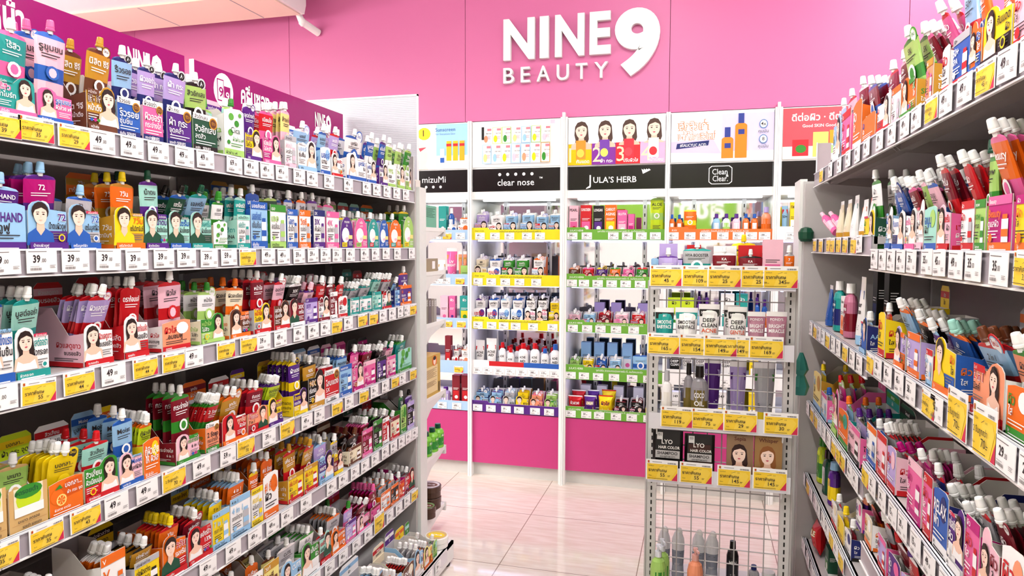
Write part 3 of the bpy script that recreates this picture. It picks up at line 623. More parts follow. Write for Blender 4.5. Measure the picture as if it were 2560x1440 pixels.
WALL="""B1~d~-1.341~-1.257~0.161~vWR~เข้มข้น~wr
B1~d~-1.252~-1.161~0.146~WWR~บูสต์ผิว~wr
B1~d~-1.156~-1.073~0.15~bWB~มอยส์~wr
B1~d~-1.053~-0.972~0.156~bWB~มอยส์~wr
B1~d~-0.964~-0.884~0.143~bWR~กันแดด~wr
B1~d~-0.879~-0.811~0.154~bWR~กันแดด~wr
B2~d~-1.344~-1.262~0.164~CWA~BB~wl
B2~d~-1.257~-1.173~0.157~WBO~คุมมัน~-
B2~d~-1.17~-1.092~0.158~GWR~เจลสิว~wr
B2~d~-1.087~-1.002~0.158~GWR~เจลสิว~wr
B2~d~-0.98~-0.904~0.164~WOb~กันแดด~wr
B3~d~-1.347~-1.269~0.181~WVR~เซรั่ม~-
B3~d~-1.261~-1.19~0.183~WBR~บูสต์ผิว~-
B3~d~-1.185~-1.114~0.184~WbB~มอยส์~-
B3~d~-1.109~-1.033~0.186~WBb~กันแดด~-
B3~d~-1.023~-0.956~0.188~WKP~สิวเสี้ยน~wl
B3~d~-0.949~-0.883~0.19~WKP~สิวเสี้ยน~wl
B3~d~-0.875~-0.809~0.175~YWW~ลดสิว~wr
B4~t~-1.341~-1.279~0.189~WSR~ACNE_AID~-
B4~t~-1.271~-1.202~0.202~WWR~ACNE_AID~-
B4~o~-1.189~-1.143~0.18~WWR~ACNE~-
B4~o~-1.138~-1.09~0.148~WWR~ACNE~-
B4~o~-1.067~-1.002~0.18~WWR~ACNE_AID~-
B4~o~-0.992~-0.93~0.183~WWR~ACNE_AID~-
B4~o~-0.925~-0.873~0.152~WWB~ACNE_AID~-
B4~o~-0.866~-0.805~0.181~WWB~ACNE_AID~-
B5~d~-1.347~-1.25~0.106~bNb~ผิวดูฟู~ml
B5~d~-1.245~-1.166~0.111~bVb~72~ml
B5~d~-1.161~-1.082~0.116~SbW~72~ml
B5~d~-1.077~-0.996~0.121~YAB~3~ml
B5~d~-0.989~-0.909~0.107~oPR~ผิว~ml
B5~d~-0.899~-0.82~0.112~gWG~ผิว~ml
C1~x~-0.756~-0.699~0.188~pPR~PEARL~-
C1~x~-0.689~-0.623~0.19~RPW~SUNSCREEN~-
C1~x~-0.614~-0.553~0.186~KVW~LONGAN~-
C1~x~-0.546~-0.479~0.19~OYW~CARROT_AGING~-
C1~x~-0.474~-0.417~0.159~PpW~GLUTA~-
C1~x~-0.412~-0.376~0.136~PMW~~-
C1~p~-0.287~-0.211~0.228~LgW~ALOE_99~-
C2~d~-0.766~-0.689~0.102~HoR~กันแดด~wr
C2~d~-0.684~-0.606~0.102~RPP~เนียนใส~wr
C2~d~-0.601~-0.527~0.103~VYY~จุดด่างดำ~wr
C2~d~-0.522~-0.45~0.104~OGW~ผิวโกลว์~wr
C2~d~-0.445~-0.372~0.105~PpO~ผิวใส~wr
C2~d~-0.367~-0.292~0.106~GRR~ผิวชุ่ม~wr
C2~p~-0.279~-0.234~0.159~bbW~~-
C3~d~-0.763~-0.682~0.097~pSR~กันแดด~wr
C3~d~-0.675~-0.594~0.099~bWP~ใสวิ้ง~wr
C3~d~-0.587~-0.5~0.102~mRG~ผิวใส~wr
C3~d~-0.488~-0.4~0.104~pWP~นวลผิว~wr
C3~d~-0.391~-0.302~0.107~RWb~ล้างหน้า~wr
C4~d~-0.754~-0.682~0.102~gGR~ผิวใส~wr
C4~d~-0.677~-0.603~0.106~YWR~ผิวใส~wr
C4~d~-0.596~-0.523~0.11~BNR~ผิว~wr
C4~d~-0.516~-0.438~0.113~bWO~กันแดด~wr
C4~p~-0.376~-0.28~0.137~bBW~~-
C5~g~-0.757~-0.668~0.107~RRW~ผิวสวย~-
C5~g~-0.66~-0.586~0.112~VYW~LONGAN~-
C5~g~-0.574~-0.485~0.118~YOR~ผิวใส~-
C5~d~-0.48~-0.401~0.095~KmP~เนียน~wr
C5~d~-0.389~-0.306~0.1~KmP~เนียน~wr
C5~d~-0.297~-0.235~0.105~YAG~ผิว~-
D1~o~-0.18~-0.147~0.132~OOB~~-
D1~o~-0.14~-0.105~0.131~OOB~~-
D1~p~-0.099~-0.029~0.158~OYB~~-
D1~o~0.058~0.101~0.134~bbV~~-
D1~o~0.111~0.154~0.134~WgV~~-
D1~o~0.162~0.209~0.133~ppV~~-
D1~o~0.217~0.255~0.133~OOB~~-
D1~o~0.261~0.301~0.132~OOB~~-
D1~o~0.315~0.369~0.169~oOv~~-
D2~x~-0.158~-0.103~0.149~vPR~ผิว~-
D2~x~-0.087~-0.015~0.172~WRG~ผิว~-
D2~x~0.168~0.232~0.174~YbR~ผิว~-
D2~x~0.274~0.326~0.175~TWb~ผิว~-
D2~x~0.332~0.378~0.175~gWT~ผิว~-
D3~x~-0.18~-0.109~0.198~LWG~ผิว~-
D3~x~-0.105~-0.034~0.199~LYG~ผิว~-
D3~o~-0.025~0.012~0.208~VbV~~-
D3~o~0.018~0.055~0.202~VPV~~-
D3~x~0.109~0.184~0.227~WTb~ผิว~-
D3~x~0.191~0.254~0.228~TWb~ผิว~-
D3~o~0.288~0.322~0.208~BPV~~-
D3~o~0.328~0.363~0.198~BOV~~-
D4~t~-0.167~-0.104~0.191~KWK~DEEP_CLEAN~-
D4~t~-0.095~-0.033~0.194~WWK~DEEP_CLEAN~-
D4~t~-0.024~0.037~0.197~WWO~DEEP_CLEAN~-
D4~t~0.115~0.18~0.203~WWO~DEEP_CLEAN~-
D4~t~0.201~0.261~0.202~WWO~CLEAN~-
D4~x~0.269~0.318~0.187~YWM~149~-
D4~x~0.328~0.38~0.189~WWB~~-
D5~x~-0.156~-0.1~0.167~WYM~149~-
D5~x~-0.089~-0.033~0.171~KKR~~-
D5~x~0.098~0.152~0.182~WYM~149~-
D5~x~0.174~0.227~0.187~WWG~~-
D5~x~0.27~0.323~0.181~YWR~~-
D5~x~0.334~0.386~0.185~WbB~~-
E1~t~0.42~0.455~0.193~bWR~50+~-
E1~x~0.459~0.489~0.193~YWK~VITAMIN~-
E1~x~0.497~0.534~0.192~WYK~~-
A1~x~-1.576~-1.524~0.196~TTW~~-
A1~o~-1.518~-1.476~0.183~BWW~~-
A1~d~-1.518~-1.455~0.104~WBR~ผิว~-
A1~d~-1.45~-1.375~0.133~WOO~วิตซี~-
A2~t~-1.588~-1.535~0.137~WAA~~-
A2~t~-1.53~-1.458~0.212~PWA~UV_BRIGHT~-
A2~t~-1.453~-1.427~0.192~oWA~~-
A2~t~-1.422~-1.396~0.192~oWA~~-
A2~x~-1.432~-1.375~0.104~gGP~~-
A3~x~-1.567~-1.514~0.178~ppP~~-
A3~x~-1.509~-1.467~0.179~PPV~ผิว~-
A3~x~-1.438~-1.375~0.181~TYG~ผิว~-
A4~x~-1.536~-1.496~0.209~mRW~~-
A4~d~-1.491~-1.446~0.135~WRR~ผิว~-
A4~d~-1.441~-1.375~0.138~WoR~ผิว~-
A5~o~-1.569~-1.505~0.115~vvV~~-
A5~x~-1.489~-1.436~0.195~mRW~~-
A5~x~-1.428~-1.375~0.198~mRW~~-"""
WTAGS="""B1~-1.323~49
B1~-1.229~49
B1~-1.139~59
B1~-1.031~49
B1~-0.952~49
B2~-1.336~49
B2~-1.252~49
B2~-1.164~49
B2~-1.076~49
B2~-0.973~59
B3~-1.336~196
B3~-1.249~196
B3~-1.173~196
B3~-1.098~196
B3~-0.991~49
B3~-0.872~59
B4~-1.336~250
B4~-1.272~199
B4~-1.2~255
B4~-1.13~119
B4~-1.057~225
B4~-0.987~395
B4~-0.919~119
B4~-0.855~225
B5~-1.338~39
B5~-1.253~39
B5~-1.157~39
B5~-1.076~39
B5~-0.976~29
B5~-0.89~29
C1~-0.758~245
C1~-0.673~245
C1~-0.52~245
C1~-0.44~245
C1~-0.361~129
C1~-0.283~219
C2~-0.758~59
C2~-0.687~49
C2~-0.607~49
C2~-0.526~49
C2~-0.446~49
C2~-0.364~49
C2~-0.285~39
C3~-0.751~49
C3~-0.666~59
C3~-0.588~49
C3~-0.498~49
C3~-0.397~59
C3~-0.286~29
C4~-0.761~49
C4~-0.682~49
C4~-0.599~49
C4~-0.506~59
C4~-0.402~245
C4~-0.309~219
C5~-0.759~59
C5~-0.666~59
C5~-0.59~59
C5~-0.492~49
C5~-0.401~49
C5~-0.305~39
D1~-0.185~62
D1~-0.094~62
D1~-0.01~62
D1~0.082~62
D1~0.164~62
D1~0.231~62
D1~0.299~199
D2~-0.174~75
D2~-0.026~99
D2~0.27~59
D3~-0.13~120
D3~0.022~99
D3~0.277~89
D4~-0.103~149
D4~0.114~149
D5~-0.055~149
D5~0.288~99
E1~0.436~119
A1~-1.603~490
A1~-1.535~y39
A1~-1.449~49
A2~-1.604~390
A2~-1.543~390
A2~-1.452~y99
A3~-1.531~y99
A3~-1.444~y99
A4~-1.461~y199
A5~-1.57~490
A5~-1.474~690"""
RACK="""1~P~-0.143~-0.076~2.45~0.133~vVS~
1~P~-0.062~0.034~2.45~0.158~STT~HYA_BOOSTER
1~P~0.036~0.113~2.45~0.117~mWR~KA
1~P~0.12~0.197~2.45~0.108~mKR~KA
1~P~0.097~0.178~2.45~0.178~YYK~SMOOTO
1~x~0.196~0.261~2.45~0.163~pPR~
1~P~0.262~0.296~2.45~0.142~OSW~7
1~c~-0.048~0.0~2.48~0.145~RYW~PONDS
1~c~-0.141~-0.078~2.48~0.149~vRW~
1~c~0.04~0.117~2.48~0.142~WSW~
1~c~0.12~0.2~2.48~0.144~RWR~
2~S~-0.152~-0.086~2.45~0.161~TKW~SMOOTH_E
2~S~-0.084~-0.006~2.45~0.163~WTW~SMOOTH_E
2~N~-0.006~0.065~2.45~0.177~WKR~DEEP_CLEAN_ACNE
2~N~0.077~0.132~2.49~0.172~WKO~DEEP_CLEAN
2~N~0.089~0.153~2.45~0.17~WKO~DEEP_CLEAN_GENTLE
2~t~0.153~0.212~2.45~0.155~oMm~PONDS
2~t~0.212~0.279~2.45~0.157~oMm~PONDS
3~o~-0.126~-0.088~2.45~0.194~WHS~
3~o~-0.052~-0.016~2.45~0.221~SHK~
3~o~-0.028~0.032~2.45~0.216~SKK~COCO_OIL
3~u~0.018~0.077~2.57~0.217~VvW~
3~u~0.107~0.167~2.57~0.207~vVW~
3~u~0.19~0.265~2.57~0.206~SGY~
4~p~-0.153~-0.048~2.45~0.174~KKS~LYO_HAIR_COLOR_SHAMPOO
4~p~-0.045~0.058~2.45~0.168~KHS~LYO_HAIR_COLOR_SHAMPOO
4~F~0.096~0.184~2.45~0.186~EKH~Sepia
4~F~0.186~0.275~2.45~0.188~EAH~Whisper"""
RTAGS="""1~-0.17~45
1~-0.063~109
1~0.021~25
1~0.127~25
1~0.197~345
2~-0.174~165
2~-0.068~154
2~0.013~149
2~0.074~149
2~0.158~169
3~-0.126~119
3~-0.024~75
3~0.082~29
3~0.21~30
4~-0.172~55
4~-0.058~55
4~0.066~145
4~0.18~145"""
LOOSE="""2f~l~2.815~2.525~0.051~PpP~
2f~t~2.525~2.415~0.118~CWA~
2f~t~2.402~2.303~0.116~CWA~
2f~t~2.315~2.185~0.122~WTW~
2f~t~2.164~2.098~0.102~WOA~
2f~t~2.084~1.979~0.128~WRA~
3f~t~2.691~2.547~0.141~BbB~
3f~o~2.532~2.398~0.162~TNW~Biore_UV
3f~x~2.391~2.34~0.119~WoO~Biore
3f~o~2.385~2.198~0.163~PmW~Biore_UV
3f~t~2.187~2.068~0.203~WBb~clear_nose
3f~x~2.266~2.181~0.235~KHo~
3f~x~2.405~2.315~0.232~KNb~
4f~t~2.778~2.671~0.16~AYb~
5f~o~2.764~2.621~0.161~LGG~
5f~o~2.604~2.539~0.15~DDK~
5f~o~2.523~2.404~0.141~VYb~
6f~g~3.053~2.754~0.065~RYK~ZALE
6f~x~2.542~2.448~0.081~DGW~"""
# ---------------- product builders ----------------
# local frame of every product: x along its front, y into the shelf, z up, front at y = 0
def nm(k): return PAL[k][0]
def front_print(p, w, h, main, side, acc, fc, t1, t2):
    ik = ink_on(main); ak = acc if abs(lum(acc) - lum(main)) > .12 else ik
    if fc == 'cr':
        p.rect(0, .0, w, h * .34, 'wood'); p.rect(0, h * .34, w * .12, h, 'wood'); p.rect(w * .88, h * .34, w, h, 'wood')
        p.rect(w * .12, h * .34, w * .88, h, 'C')
        p.ell(w * .5, h * .72, w * .33, h * .3, 'L'); p.ell(w * .5, h * .88, w * .36, h * .16, 'G')
        p.text(t2, w * .14, h * .84, h * .11, 'D', mw=w * .6); p.rect(w * .12, h * .34, w * .88, h * .55, 'W')
        p.rect(w * .05, h * .16, w * .95, h * .17, 'wood2'); p.text('มะนาว ลดรอย', w * .2, h * .2, h * .07, 'ink', mw=w * .6); p.text('รอยดำ รอยแดง', w * .3, h * .05, h * .07, 'ink', mw=w * .5)
        return
    if fc == 'cit':
        p.rect(0, 0, w, h * .3, 'O'); p.poly([(w * .3, h * .42), (w * .98, h * .5), (w, h * .95), (w * .5, h * .9), (w * .35, h * .75)], 'd2560f')
        p.ell(w * .22, h * .55, w * .2, h * .22, 'O'); p.ell(w * .34, h * .42, w * .17, h * .19, 'O'); p.ell(w * .34, h * .42, w * .15, h * .165, 'y')
        for i in range(6):
            a = i * PI / 3; p.poly([(w * .34, h * .42), (w * (.34 + .12 * math.cos(a)), h * (.42 + .14 * math.sin(a))), (w * (.34 + .12 * math.cos(a + .8)), h * (.42 + .14 * math.sin(a + .8)))], 'O'); p.l -= p.st
        p.l += p.st
        p.poly([(w * .15, h * .75), (w * .3, h * .88), (w * .38, h * .76)], 'G')
        p.text(t1, w * .95, h * .74, h * .15, 'W', 'r', w * .5); p.text(t2, w * .97, h * .55, h * .09, 'W', 'r', w * .5)
        p.text('ผิวสวย ขาวใส', w * .12, h * .14, h * .07, 'W', mw=w * .75); p.bars(w * .08, h * .06, w * .8, h * .04, 'W')
        return
    # plain coloured fields shared by the printed fronts
    band = h * .17
    if fc != 'ov':
        p.rect(0, 0, w, band, acc); p.text(t2 or 'ผิว', w * .08, band * .38, band * .36, ink_on(acc), mw=w * .6, res=1); p.bars(w * .1, band * .16, w * .72, band * .22, ink_on(acc))
    if fc in ('wl', 'wr', 'ml', 'mr'):
        man = fc[0] == 'm'; left = fc[1] == 'l'
        r = min(h * .2, w * .25) * (1.08 if man else 1)
        fx = w * .29 if left else w * .73
        fy = h * .77 if h < w * 1.6 else h * .7
        q = Pr(p.mb, p.fr, p.st); q.l = p.l
        tw = w * .46; tu = w * .97 if left else w * .03; al = 'r' if left else 'l'
        if (ord(t1[0]) + len(t1)) % 2:
            q.rect(w * .5 if left else 0, band, w if left else w * .52, h * .42, side if lum(side) < lum(main) else acc); q.l += q.st
        q.text(t1, tu, h * .66, h * .15, ak, al, tw, .02, 'W' if lum(main) < .5 and lum(ak) < .4 else None)
        q.text(t2, tu, h * .47, h * .13, 'ink' if lum(main) > .35 else 'W', al, tw, .02)
        q.bars(tu - (tw * .8 if left else 0), h * .36, tw * .75, h * .035, 'inkg' if lum(main) > .35 else 'W', 3)
        hs = (ord(t1[-1]) * 7 + ord(t2[0]) * 3 + len(t2) + int(w * 4000)) % 5
        if hs < 3: q.rect(w * .55 if left else w * .03, h * (.82 if hs == 1 else .86), w * .95 if left else w * .42, h * (.95 if hs == 1 else .92), ('red2' if main != 'R' else 'W', acc, side)[hs]); q.text(t2, w * .93 if left else w * .05, h * .85, h * .06, ink_on(('red2', acc, side)[hs]) if main != 'R' or hs else 'R', al, w * .32, 0, None, 1)
        q.face(fx, fy, r, man, 'W' if not man else ('B' if main in 'bBN' else 'Y' if main == 'Y' else 'D'), side=1 if left else -1)
        q.rect(0, 0, w, band, acc); q.text(t2, w * .08, band * .4, band * .34, ink_on(acc), mw=w * .7, res=1); q.bars(w * .1, band * .14, w * .72, band * .2, ink_on(acc))
        if hs in (0, 3): q.ell(w * .82 if left else w * .2, h * .27, w * .09, w * .09, 'Y' if hs else 'W'); q.ell(w * .82 if left else w * .2, h * .27, w * .06, w * .06, acc)
        elif hs == 1: [q.ell(w * (.66 if left else .1) + i * w * .12, h * .25, w * .05, w * .05, ('B', 'M', 'G')[i], 10) for i in range(3)]
        p.l = q.l
    elif fc == 'bd':
        p.rect(0, h * .84, w, h, 'W' if main != 'W' else acc); p.text(t1, w * .06, h * .86, h * .1, 'ink', mw=w * .6)
        p.ell(w * .82, h * .8, w * .17, w * .17, 'A'); p.ell(w * .82, h * .8, w * .13, w * .13, 'H'); p.text('รีวิว', w * .82, h * .77, h * .07, 'A', 'c', w * .2)
        p.text(t1, w * .06, h * .52, h * .17, ik, mw=w * .85, bold=.02); p.text(t2, w * .06, h * .34, h * .13, ik, mw=w * .8); p.bars(w * .08, h * .26, w * .8, h * .04, ik, 2)
        p.text('SERIES', w * .35, h * .05, h * .08, ink_on(acc), mw=w * .4)
    elif fc == 'lf':
        for i, (a, b, r) in enumerate(((.35, .82, .13), (.62, .7, .12), (.3, .5, .12), (.2, .3, .08), (.78, .88, .08))):
            p.ell(w * a, h * b, w * r, w * r * .9, 'G' if i % 2 else '5aa53c')
        p.text(t1, w * .3, h * .5, h * .12, 'D', mw=w * .6, bold=.002); p.text(t2, w * .4, h * .34, h * .08, 'G', mw=w * .55); p.bars(w * .3, h * .27, w * .6, h * .03, 'G', 2)
    elif fc == 'ov':
        c2 = acc
        p.ell(w * .40, h * .42, w * .30, h * .24, 'W'); p.ell(w * .5, h * .3, w * .12, h * .05, 'p')
        p.text(t1, w * .5, h * .8, h * .08, 'W', 'c', w * .6, .02); p.text(t2, w * .5, h * .69, h * .07, 'W', 'c', w * .5)
        p.rect(w * .1, h * .05, w * .5, h * .19, c2); p.bars(w * .14, h * .13, w * .3, h * .03, ink_on(c2), 2); p.rect(w * .62, h * .3, w * .92, h * .42, 'y'); p.bars(w * .62, h * .2, w * .3, h * .03, 'W', 3)
    elif fc == 'tb':
        a = side if side != main else acc
        p.rect(0, h * .84, w, h, a if lum(a) < .8 else acc); p.text(t1, w * .06, h * .87, h * .08, ink_on(a if lum(a) < .8 else acc), mw=w * .8)
        # picture of a tube or dropper bottle
        p.rect(w * .62, band, w * .9, h * .58, 'W' if main != 'W' else 'S'); p.rect(w * .66, h * .58, w * .86, h * .66, acc if main != acc else 'W'); p.rect(w * .62, band * 1.6, w * .9, h * .4, acc)
        p.text(t1, w * .05, h * .62, h * .15, ak, mw=w * .55, bold=.02); p.text(t2, w * .05, h * .45, h * .12, ik, mw=w * .5); p.bars(w * .06, h * .36, w * .45, h * .035, ik, 3); p.ell(w * .18, h * .25, w * .08, w * .08, ak)
    else:
        if side != main: p.ell(w * .7, h * .72, w * .22, h * .2, side)
        p.text(t1, w * .07, h * .6, h * .2, ak, mw=w * .86, bold=.02); p.text(t2, w * .1, h * .4, h * .16, ik, mw=w * .8, bold=.02); p.bars(w * .1, h * .3, w * .75, h * .04, ik, 2)

def card_outline(w, h, fc):
    if fc == 'ov':
        return [(0, 0), (w, 0), (w, h * .55), (w * .9, h * .8), (w * .72, h * .95), (w * .5, h), (w * .28, h * .95), (w * .1, h * .8), (0, h * .55)]
    if fc in ('wl', 'ml'):
        return [(0, 0), (w, 0), (w, h * .86), (w * .56, h * .9), (w * .52, h * .98), (w * .42, h * 1.05), (w * .28, h * 1.08), (w * .12, h * 1.04), (w * .03, h * .96), (0, h * .82)]
    if fc in ('wr', 'mr'):
        return [(0, 0), (w, 0), (w, h * .84), (w * .98, h * .96), (w * .9, h * 1.04), (w * .74, h * 1.08), (w * .6, h * 1.03), (w * .5, h * .93), (w * .45, h * .87), (0, h * .9)]
    if fc in ('tb',): return [(0, 0), (w, 0), (w, h), (0, h)]
    return [(0, 0), (w, 0), (w, h * .95), (w * .8, h), (w * .3, h * .98), (0, h * .92)]

def display_box(w, h, hb, d, main, side, acc, fc, t1, t2, hdr, name='display_box'):
    root = empty(name)
    # tray: bottom, two sloping sides, back
    m = MB(); t = .0012; inn = 'card'
    sc = 'C' if fc == 'cr' else side
    m.box(0, w, .001, d, 0, .0015, inn)
    prof = [(0.0015, 0), (d, 0), (d, hb), (d * .62, hb), (d * .30, h * .78), (0.0015, h * .86)]
    m.prism([(a, b) for a, b in prof], lambda a, b, c: (c, a, b), t, 'wood' if fc == 'cr' else sc, inn)
    m.prism([(a, b) for a, b in prof[::-1]], lambda a, b, c: (w - c, a, b), t, 'wood2' if fc == 'cr' else sc, inn)
    m.box(t, w - t, d - t, d, 0, hb, inn)
    # print on the side that is seen
    for fx, fn in ((0, lambda u, v, l: (-l, d - .004 - u, v)), (1, lambda u, v, l: (w + l, .004 + u, v))):
        p = Pr(m, fn); dd = d - .008
        if fc == 'cr':
            for i in range(3): p.rect(0, h * (.1 + .3 * i), dd, h * (.13 + .3 * i), 'wood2'); p.l -= p.st
            continue
        ik = ink_on(sc); p.rect(0, 0, dd, h * .12, acc)
        p.text(t1, dd * .96 if not fx else dd * .04, h * .48, h * .13, acc if abs(lum(acc) - lum(sc)) > .15 else ik, 'r' if not fx else 'l', dd * .6)
        p.text(t2, dd * .96 if not fx else dd * .04, h * .3, h * .1, ik, 'r' if not fx else 'l', dd * .55)
        p.bars(dd * .4 if not fx else dd * .05, h * .2, dd * .5, h * .03, ik, 2)
    KIDS[root.name] = [m.build('tray', root)]
    m = MB()
    pts = card_outline(w, h, fc)
    m.prism(pts, lambda a, b, c: (a, c, b), .0012, main, inn)
    front_print(Pr(m, lambda u, v, l: (u, -l, v)), w, h, main, side, acc, fc, t1, t2)
    KIDS[root.name].append(m.build('front_card', root))
    if hdr and hdr != '-':
        m = MB(); H = .05
        m.prism([(t, hb), (w - t, hb), (w - t, hb + H * .8), (w * .85, hb + H), (w * .15, hb + H), (t, hb + H * .8)], lambda a, b, c: (a, d - .002 + c, b), .0012, hdr, inn)
        m.box(t, w - t, d - .0035, d - .0015, h * .8, hb, 'C' if hdr == 'C' else 'S')
        p = Pr(m, lambda u, v, l: (u, d - .002 - l, v)); p.rect(t, hb + H * .45, w - t, hb + H * .75, acc if acc != hdr else side)
        p.text(t1, w / 2, hb + H * .5, H * .16, ink_on(acc), 'c', w * .8); p.text(t2, w / 2, hb + H * .15, H * .2, ink_on(hdr), 'c', w * .8)
        KIDS[root.name].append(m.build('header_card', root))
    return root

PM = {}
def cap_mesh(k, s=1.0):
    key = ('cap', k, s)
    if key not in PM:
        m = MB(); kk = ('cap' if k == 'W' else k) + '!'
        m.lathe([(.0078 * s, 0), (.0092 * s, .001 * s), (.0092 * s, .0045 * s), (.0082 * s, .006 * s), (.0084 * s, .009 * s), (.0072 * s, .021 * s), (.0062 * s, .0235 * s), (.003 * s, .0245 * s)], kk, 12)
        me = m.mesh('cap'); me.polygons.foreach_set('use_smooth', [True] * len(me.polygons)); PM[key] = me
    return PM[key]
PT = [(0, .002), (.05, .0075), (.2, .0095), (.55, .0085), (.82, .005), (.93, .003), (1, .0012)]
def thick(f):
    for (a, b), (c, d) in zip(PT, PT[1:]):
        if a <= f <= c: return b + (d - b) * (f - a) / (c - a)
    return .0012
def pouch_meshes(w, h, main, acc, txt, ear):
    key = ('p', round(w, 3), round(h, 3), main, acc, txt, ear)
    if key in PM: return PM[key]
    m = MB(); RX = [(-1, 0), (-.85, -.55), (-.4, -1), (.4, -1), (.85, -.55), (1, 0), (.85, .55), (.4, 1), (-.4, 1), (-.85, .55)]
    rows = [(0, 1.), (.05, 1.), (.2, .97), (.45, .96), (.62, .96), (.8, 1.), (.94, 1.), (.975, .86), (1, .42)]
    ks = [main, main, main, acc if acc != main else main, main, main, acc, acc]
    R = [[(w / 2 * q * a, -thick(f) * b * (1 if b < 0 else .8), f * h) for a, b in RX] for f, q in rows]
    R = [[(x, -y if False else y, z) for x, y, z in r] for r in R]
    n = len(RX)
    for j in range(len(rows) - 1):
        m.add(R[j] + R[j + 1], [(i, (i + 1) % n, (i + 1) % n + n, i + n) for i in range(n)], ks[j] + '~')
    m.add(R[0], [list(range(n))], main + '~'); m.add(R[-1], [list(range(n))], acc + '~')
    m.lathe([(.0048, 0), (.0048, .009)], 'cap!', 8, 0, 0, h - .002)
    m.v = [(x, -abs(y) if False else y, z) for x, y, z in m.v]
    def fr(u, v, l):
        f = max(0, min(1, v / h)); q = 2 * u / w
        return (u, -(thick(f) + .0006 if abs(q) < .4 else thick(f) * max(0, 1 - (abs(q) - .4) / .6 * .9) + .0008) - l, v)
    p = Pr(m, fr); ia = ink_on(acc); im = ink_on(main)
    p.text(txt, 0, h * .80, h * .075, ink_on(main), 'c', w * .8, .015)
    p.bars(-w * .32, h * .75, w * .6, h * .02, im, 2)
    p.ell(0, h * .55, w * .22, w * .22, 'W' if lum(main) < .6 else acc, 12)
    p.ell(0, h * .55, w * .13, w * .15, acc if lum(main) < .6 else main, 10)
    p.bars(-w * .3, h * .3, w * .6, h * .022, im, 3)
    if ear:
        c = {'W': 'v', 'K': 'K'}.get(acc, acc)
        m.prism([(w * .27 + w * .2 * math.cos(a), h * .99 + w * .2 * math.sin(a)) for a in [2 * PI * i / 16 for i in range(16)]], lambda a, b, c_: (a, -.0016 + c_, b), .0012, 'S' if ear == 2 else c)
        q = Pr(m, lambda u, v, l: (u, -.0016 - l, v)); q.ell(w * .27, h * .99, w * .165, w * .165, 'W' if ear == 2 else main); q.ell(w * .27, h * .99, w * .14, w * .14, 'K' if ear == 2 else ('W' if lum(c) < .5 else 'ink'))
        if ear == 2:
            q.poly([(w * .2, h * .99 - w * .08), (w * .26, h * .99 + w * .1), (w * .29, h * .99)], 'W'); q.poly([(w * .27, h * .99 - w * .08), (w * .36, h * .99 + w * .06), (w * .31, h * .99 - w * .04)], 'W')
        else: q.text('ใหม่', w * .27, h * .985, w * .1, c, 'c', w * .2)
    me = m.mesh('pouch'); PM[key] = me
    return me
def cap_label(k): return nm(k) if k in PAL else 'white'

ORD = ['zeroth', 'first', 'second', 'third', 'fourth', 'fifth', 'sixth', 'seventh', 'eighth', 'ninth', 'tenth', 'eleventh', 'twelfth', '13th', '14th', '15th', '16th', '17th', '18th', '19th', '20th', '21st', '22nd', '23rd', '24th']

def carton(w, h, d, main, side, acc, txt):
    m = MB(); m.box(0, w, 0, d, 0, h, main)
    p = Pr(m, lambda u, v, l: (u, -l, v)); ik = ink_on(main)
    p.rect(0, 0, w, h * .12, acc if acc != main else side)
    if side != main: p.rect(w * .12, h * .14, w * .88, h * .5, side)
    ws = txt.replace('_', ' ').split()
    for i, t in enumerate(ws[:3]): p.text(t, w / 2, h * (.82 - .14 * i), h * .085, ik, 'c', w * .85, .02)
    p.bars(w * .15, h * .58, w * .7, h * .025, ik, 2); p.ell(w * .55, h * .3, w * .22, w * .22, acc if acc != side else 'W')
    q = Pr(m, lambda u, v, l: (-l, d - u, v)); q.bars(d * .15, h * .7, d * .7, h * .025, ik, 4); q.rect(0, 0, d, h * .12, acc if acc != main else side)
    q = Pr(m, lambda u, v, l: (w + l, u, v)); q.bars(d * .15, h * .7, d * .7, h * .025, ik, 4); q.rect(0, 0, d, h * .12, acc if acc != main else side)
    return m.mesh('carton')
